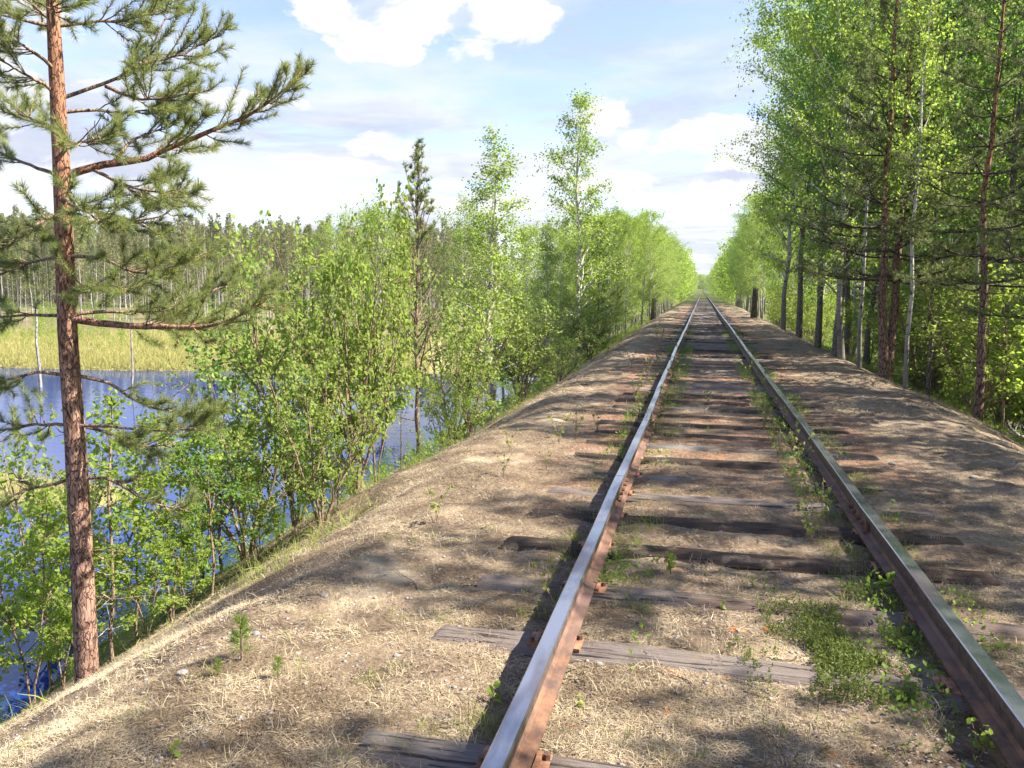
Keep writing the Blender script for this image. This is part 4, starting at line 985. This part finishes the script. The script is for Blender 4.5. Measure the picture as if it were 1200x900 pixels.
# ---------------------------------------------------------------- ground litter (uncountable)
def blades(rng,xy,L,Wd,lay,mt_name,mats,label,cat,zoff=.003,var=None,bend=.3):
    n=len(xy);z=gz(xy[:,0],xy[:,1]);a=rng.uniform(0,6.283,n);pit=np.abs(rng.normal(size=n))*lay
    d=np.stack([np.cos(a)*np.cos(pit),np.sin(a)*np.cos(pit),np.sin(pit)],1);sd=np.stack([-np.sin(a),np.cos(a),rng.normal(size=n)*.35],1)
    L=(L*rng.uniform(.5,1.3,n))[:,None];Wd=(Wd*rng.uniform(.6,1.3,n))[:,None]
    P0=np.stack([xy[:,0],xy[:,1],z+zoff],1);cv=sd*rng.normal(size=(n,1))*bend*L
    P1=P0+d*L*.5+cv*.4+np.array([0,0,1])*L*.04;P2=P0+d*L+cv-np.array([0,0,1])*L*.10*(np.minimum(1,pit[:,None]*2));P2[:,2]=np.maximum(P2[:,2],gz(P2[:,0],P2[:,1])+.002)
    V=np.stack([P0-sd*Wd*.5,P0+sd*Wd*.5,P1-sd*Wd*.45,P1+sd*Wd*.45,P2-sd*Wd*.12,P2+sd*Wd*.12],1).reshape(-1,3)
    b=np.arange(n)[:,None]*6;Fc=np.concatenate([b+np.array([0,1,3,2]),b+np.array([2,3,5,4])])
    va=rng.uniform(0,1,n) if var is None else var
    o=mesh_obj(mt_name,[(V,Fc,0,False,np.concatenate([va,va]))],mats);tag(o,label,cat,kind='stuff');return o
def frustum(rng,n,dmin,dmax,pw=1.6,xlo=-4.7,xhi=5.):
    D=dmin+(dmax-dmin)*rng.uniform(0,1,n)**pw;u=rng.uniform(-.66,.66,n)
    X_=CC[0]+CF[0]*D+CR[0]*u*D;Y_=CF[1]*D+CR[1]*u*D
    xy=np.stack([X_,Y_],1);return xy[(X_>xlo)&(X_<xhi)]
def onsl(xy,m=.12):
    s=np.array(SLY);k=np.clip(np.searchsorted(s,xy[:,1]),1,len(s)-1);dy=np.minimum(np.abs(xy[:,1]-s[k]),np.abs(xy[:,1]-s[k-1]));return (dy<m)&(np.abs(xy[:,0])<1.38)
rng=np.random.default_rng(99)
xy=frustum(rng,560000,1.5,11,1.5)
dens=fbm(xy[:,0]*1.7,xy[:,1]*1.7,40,4)+.25*fbm(xy[:,0]*9,xy[:,1]*9,45,2)
sandy=((xy[:,0]+3.02)**2/.10+(xy[:,1]-2.9)**2/.06<1)
keep=(1.7*dens+.5*fbm(xy[:,0]*4,xy[:,1]*4,47,2)+rng.uniform(-.5,.5,len(xy))>-.14)&~(onsl(xy)&(rng.uniform(size=len(xy))<.86))&~sandy&(np.abs(np.abs(xy[:,0])-RX)>.05)
xy=xy[keep];dn=dens[keep]
var=np.clip(.36+.95*fbm(xy[:,0]*1.1,xy[:,1]*1.1,50,4)+1.1*fbm(xy[:,0]*6,xy[:,1]*6,52,3)+rng.normal(size=len(xy))*.26,0,1)
blades(rng,xy,.034,.0016,.2,'dry_grass_litter',M_straw,'matted dry grass and pine needle litter over the track bed','litter',var=var)
xy=frustum(rng,120000,10,34,1.4,-4,6);xy=xy[~(onsl(xy)&(rng.uniform(size=len(xy))<.7))&(np.abs(np.abs(xy[:,0])-RX)>.06)]
dn=fbm(xy[:,0]*.8,xy[:,1]*.8,60,4);xy=xy[dn+rng.uniform(-.4,.4,len(xy))>-.05]
blades(rng,xy,.10,.006,.14,'far_grass_litter',M_straw,'dry litter on the farther track bed','litter',var=np.clip(.45+.6*fbm(xy[:,0]*.7,xy[:,1]*.7,50,3)+rng.normal(size=len(xy))*.2,0,1))
# standing dry tufts
def tufts(n,xyc,rad,L,Wd,lay,name,m,label,per=40):
    c=np.repeat(xyc,per,0);xy=c+rng.normal(size=c.shape)*rad
    return blades(rng,xy,L,Wd,lay,name,m,label,'grass',bend=.25)
c=frustum(rng,420,1.8,9,1.3);c=c[(np.abs(np.abs(c[:,0])-RX)>.1)]
tufts(0,c,.035,.055,.0018,.8,'dry_grass_tufts',M_straw,'small standing tufts of dry grass in the litter')
# green grass by the rails
yy=2.2+32*rng.uniform(0,1,900)**1.3;sd=rng.choice([-1,1],900);c=np.stack([sd*RX+sd*-1*rng.uniform(.06,.34,900),yy],1);o_=rng.uniform(size=900)<.40;c[o_,0]=(sd*RX+sd*rng.uniform(.07,.30,900))[o_]
c=c[fbm(c[:,0]*.5+3,c[:,1]*.9,71,2)+rng.uniform(-.2,.2,len(c))>-.02]
tufts(0,c,.035,.09,.0026,1.0,'green_grass_tufts',M_grass,'green grass tufts growing along the rails',26)
c=frustum(rng,260,2.5,18,1.2,-3.1,3.5);c=c[(np.abs(np.abs(c[:,0])-RX)>.1)]
tufts(0,c,.03,.07,.0024,1.0,'scattered_grass_tufts',M_grass,'sparse green grass tufts scattered in the dry litter',14)
# bank edge grass, left and right
yy=rng.uniform(1.5,40,1100)**1.0;c=np.stack([-2.85-np.abs(rng.normal(size=1100))*.6,yy],1);c=c[fbm(c[:,0],c[:,1],73,2)+rng.uniform(-.3,.3,len(c))>0]
tufts(0,c,.09,.16,.004,.9,'bank_grass',M_grass,'green grass and herbs at the edge of the left bank',14)
yy=rng.uniform(7,45,1600);c=np.stack([4.0+np.abs(rng.normal(size=1600))*.9,yy],1);c=c[fbm(c[:,0],c[:,1],74,2)+rng.uniform(-.3,.3,len(c))>0]
tufts(0,c,.12,.20,.006,.9,'right_bank_grass',M_grass,'green grass and herbs along the right forest edge',20)
# crowberry patch by the right rail
def heather(xy,H,name,m,label,lsz,per=26):
    A=[];n=len(xy);z=gz(xy[:,0],xy[:,1]);a=rng.uniform(0,6.28,n);d=unit(np.stack([np.cos(a)*.6,np.sin(a)*.6,np.ones(n)],1));h=H*rng.uniform(.5,1.2,n)
    P0=np.stack([xy[:,0],xy[:,1],z],1);s=np.tile(np.linspace(.15,1,per),n)[:,None];C=np.repeat(P0,per,0)+np.repeat(d*h[:,None],per,0)*s
    o=mesh_obj(name,[leaves(rng,C,lsz,-.5,False,.34,np.repeat(np.clip(rng.normal(size=n)*.25+.5,0,1),per))],m);tag(o,label,'ground cover',kind='stuff');return o
t_=rng.normal(size=(4200,2));cx,cy=at_z(1040,770,0)[:2]
xy=np.array([cx-.12,cy+.05])+t_*np.array([.19,.28]);xy=xy[(xy[:,0]<RX-.07)&(xy[:,0]>-.02+.25*(xy[:,1]-3.9))&(fbm(xy[:,0]*6,xy[:,1]*6,81,3)>-.06)&(rng.uniform(size=len(xy))<.55)]
heather(xy,.062,'crowberry_patch',M_heath,'dark green crowberry patch spreading against the right rail',.015,18)
c=frustum(rng,9000,3,24,1.1,-.70,.72);c=c[(fbm(c[:,0]*2.2,c[:,1]*2.2,84,3)>.30)];heather(c[:900],.04,'moss_sprigs',M_heath,'scattered green sprigs between the rails',.012,12)
n=26000;sd=rng.choice([-1,1],n);a_=rng.uniform(.07,.36,n);y=3.0+30*rng.uniform(0,1,n)**1.2;x=sd*RX-sd*a_;q=rng.uniform(size=n)<.35;x[q]=(sd*RX+sd*rng.uniform(.07,.3,n))[q]
kp=fbm(x*1.5+sd*7,y*.8,201,3)+.4*fbm(x*6,y*6,203,2)>.14;x,y=x[kp],y[kp];C=np.stack([x,y,gz(x,y)+rng.uniform(.004,.07,len(x))],1)
tag(mesh_obj('rail_side_weeds',[leaves(rng,C,.026,-.3,False,.6)],M_fern),'low tangled green weeds growing in strips along the rails','weeds',kind='stuff')
# leafy undergrowth on the right forest floor and left slope
n=52000;x=4.6+rng.uniform(0,1,n)**1.5*16;y=rng.uniform(5,48,n);kp=fbm(x*.7,y*.7,91,3)>-.22;x,y=x[kp],y[kp]
C=np.stack([x,y,gz(x,y)+rng.uniform(.03,.5,len(x))**1.0*np.clip((x-4.4)/1.2,.25,1)],1)
tag(mesh_obj('forest_undergrowth',[leaves(rng,C,.085,.0,False,.7)],M_moss),'leafy bilberry and fern undergrowth below the right forest','undergrowth',kind='stuff')
n=34000;x=-3.3-rng.uniform(0,1,n)**.9*3.6;y=1+rng.uniform(0,1,n)*58;kp=(fbm(x*.9,y*.7,93,3)>-.08);x,y=x[kp],y[kp]
C=np.stack([x,y,gz(x,y)+rng.uniform(.02,.35,len(x))],1);C=C[(C[:,2]>WATER)&(C[:,1]>6.5)]
tag(mesh_obj('bank_undergrowth',[leaves(rng,C,.07,.0,False,.7)],M_willow),'leafy undergrowth covering the slope of the left bank','undergrowth',kind='stuff')
# brown leaves, chips and twigs
xy=frustum(rng,60000,1.8,11,1.4);xy=xy[fbm(xy[:,0]*2,xy[:,1]*2,95,2)>-.05];z=gz(xy[:,0],xy[:,1])
Lf=leaves(rng,np.stack([xy[:,0],xy[:,1],z+.007],1),.014,0,False,.7);v=Lf[0].reshape(-1,4,3);g=v[:,0:1,2];v[...,2]=g+(v[...,2]-g)*.18+.002;tag(mesh_obj('fallen_leaves',[(v.reshape(-1,3),)+Lf[1:]],M_brownleaf),'tiny fallen leaves and bark chips scattered on the track bed','litter',kind='stuff')
# stones
bm_st=[]
def stone_me(seed):
    import bmesh
    bm=bmesh.new();bmesh.ops.create_icosphere(bm,subdivisions=3,radius=1)
    for v in bm.verts:
        n_=v.co.normalized();f=1+.35*float(vn(n_.x*1.6+seed,n_.y*1.6+n_.z,seed))+.15*float(vn(n_.x*4,n_.y*4+n_.z*3,seed));v.co=Vector((n_.x*f,n_.y*f*.8,n_.z*f*.5))
    me=bpy.data.meshes.new('stone');bm.to_mesh(me);bm.free();me.materials.append(M_stone);return me
SM=[stone_me(s) for s in (1,2,3,4)]
for k,(px,py,s) in enumerate([(702,779,.018),(665,588,.018),(747,664,.022),(725,668,.016),(642,790,.012),(1045,545,.035),(935,400,.05),(1140,560,.03),(300,745,.02),(215,792,.022),(690,590,.014),(820,640,.013),(465,770,.014),(1105,590,.022),(735,793,.01),(906,470,.03),(540,605,.014),(1010,470,.035),(1060,505,.03),(430,650,.014),(380,700,.02)]):
    h=hit(px,py);o=bpy.data.objects.new('stone',SM[k%4]);COL.objects.link(o);o.location=(h[0],h[1],g1(h[0],h[1])+s*.15);o.scale=(s,)*3;o.rotation_euler=(0,0,k*1.1)
    tag(o,'small pale stone lying in the litter of the track bed','stone','small stones on the track bed')
xy=frustum(rng,7000,1.8,12,1.3);
o_=[]
ico=SM[0];nv=len(ico.vertices);cc=np.zeros(nv*3);ico.vertices.foreach_get('co',cc);cc=cc.reshape(-1,3)
import bmesh
bm=bmesh.new();bmesh.ops.create_icosphere(bm,subdivisions=1,radius=1);iv=np.array([v.co[:] for v in bm.verts]);iF=np.array([[v.index for v in f.verts] for f in bm.faces]);bm.free()
z=gz(xy[:,0],xy[:,1]);n=len(xy);sz=rng.uniform(.003,.010,n)*rng.uniform(.6,1.3,n)
V=(iv[None]*(1+rng.normal(size=(n,len(iv),1))*.16)*sz[:,None,None]*np.array([1,.85,.6])+np.stack([xy[:,0],xy[:,1],z+.001],1)[:,None,:]).reshape(-1,3)
Fc=(np.arange(n)[:,None,None]*len(iv)+iF[None]).reshape(-1,3)
tag(mesh_obj('gravel',[(V,Fc,0,True,None)],M_stone,attr=False),'fine grey gravel scattered over the track bed','gravel',kind='stuff')
# twigs
for k in range(26):
    q=frustum(rng,4,2,8,1.2)
    if not len(q): continue
    x,y=q[0];L=rng.uniform(.08,.3);a=rng.uniform(0,3.14);s=np.linspace(0,1,6);X2=x+np.cos(a)*L*s+.02*np.sin(s*5+k);Y2=y+np.sin(a)*L*s
    if abs(abs(x)-RX)<.3: continue
    W=Wood();W.add(np.stack([X2,Y2,gz(X2,Y2)+.008],1),.003*(1-s*.6),5);tag(mesh_obj('twig',[W.part()],M_barkgrey if k%2 else M_deadbrown,attr=False),'thin dry twig lying on the litter of the track bed','twig','dry twigs on the track bed')

# ---------------------------------------------------------------- sedge on the marsh and the islet
def sedge(n,fn,L,Wd,name,label):
    x,y=fn(n);z=gz(x,y);k=(z>WATER-.03)&(x<-8);return blades(rng,np.stack([x,y],1)[k],L,Wd,1.3,name,M_sedge,label,'sedge',bend=.15)
def f1(n):
    D=36+rng.uniform(0,1,n)**1.6*28;u=rng.uniform(-.66,-.1,n);return CC[0]+CF[0]*D+CR[0]*u*D,CF[1]*D+CR[1]*u*D
sedge(70000,f1,.38,.022,'marsh_sedge','yellow sedge covering the marsh beyond the lake')
def f2(n): a=rng.uniform(0,6.28,n);r=np.sqrt(rng.uniform(0,1.3,n));return -13.6+3.4*r*np.cos(a),12.8+1.1*r*np.sin(a)
sedge(3600,f2,.30,.008,'islet_sedge','yellow green sedge tussocks on the islet in the lake')

for r in list(P.values())+cp+SN+FE+SD+[CS]:      # prototypes were only ever templates
    for ch in list(r.children):
        bpy.data.objects.remove(ch)
    bpy.data.objects.remove(r)
for o in list(bpy.data.objects):
    if not o.users_collection: bpy.data.objects.remove(o)
print('objects',len(bpy.data.objects))

v_,f_=box(0,250,18,1600,1500,56)
hz=mesh_obj('haze',[(v_,f_,0,False,None)],[],attr=False);tag(hz,'faint pale summer haze over the whole view','haze',kind='stuff')
hm=bpy.data.materials.new('haze_air');hm.use_nodes=True;ht=NT(hm.node_tree);ht.n.clear()
pv=ht.new('ShaderNodeVolumePrincipled');pv.inputs['Color'].default_value=(.86,.92,1,1);pv.inputs['Density'].default_value=.00022;pv.inputs['Anisotropy'].default_value=.3
ht.l.new(pv.outputs[0],ht.new('ShaderNodeOutputMaterial').inputs['Volume']);hz.data.materials.append(hm)
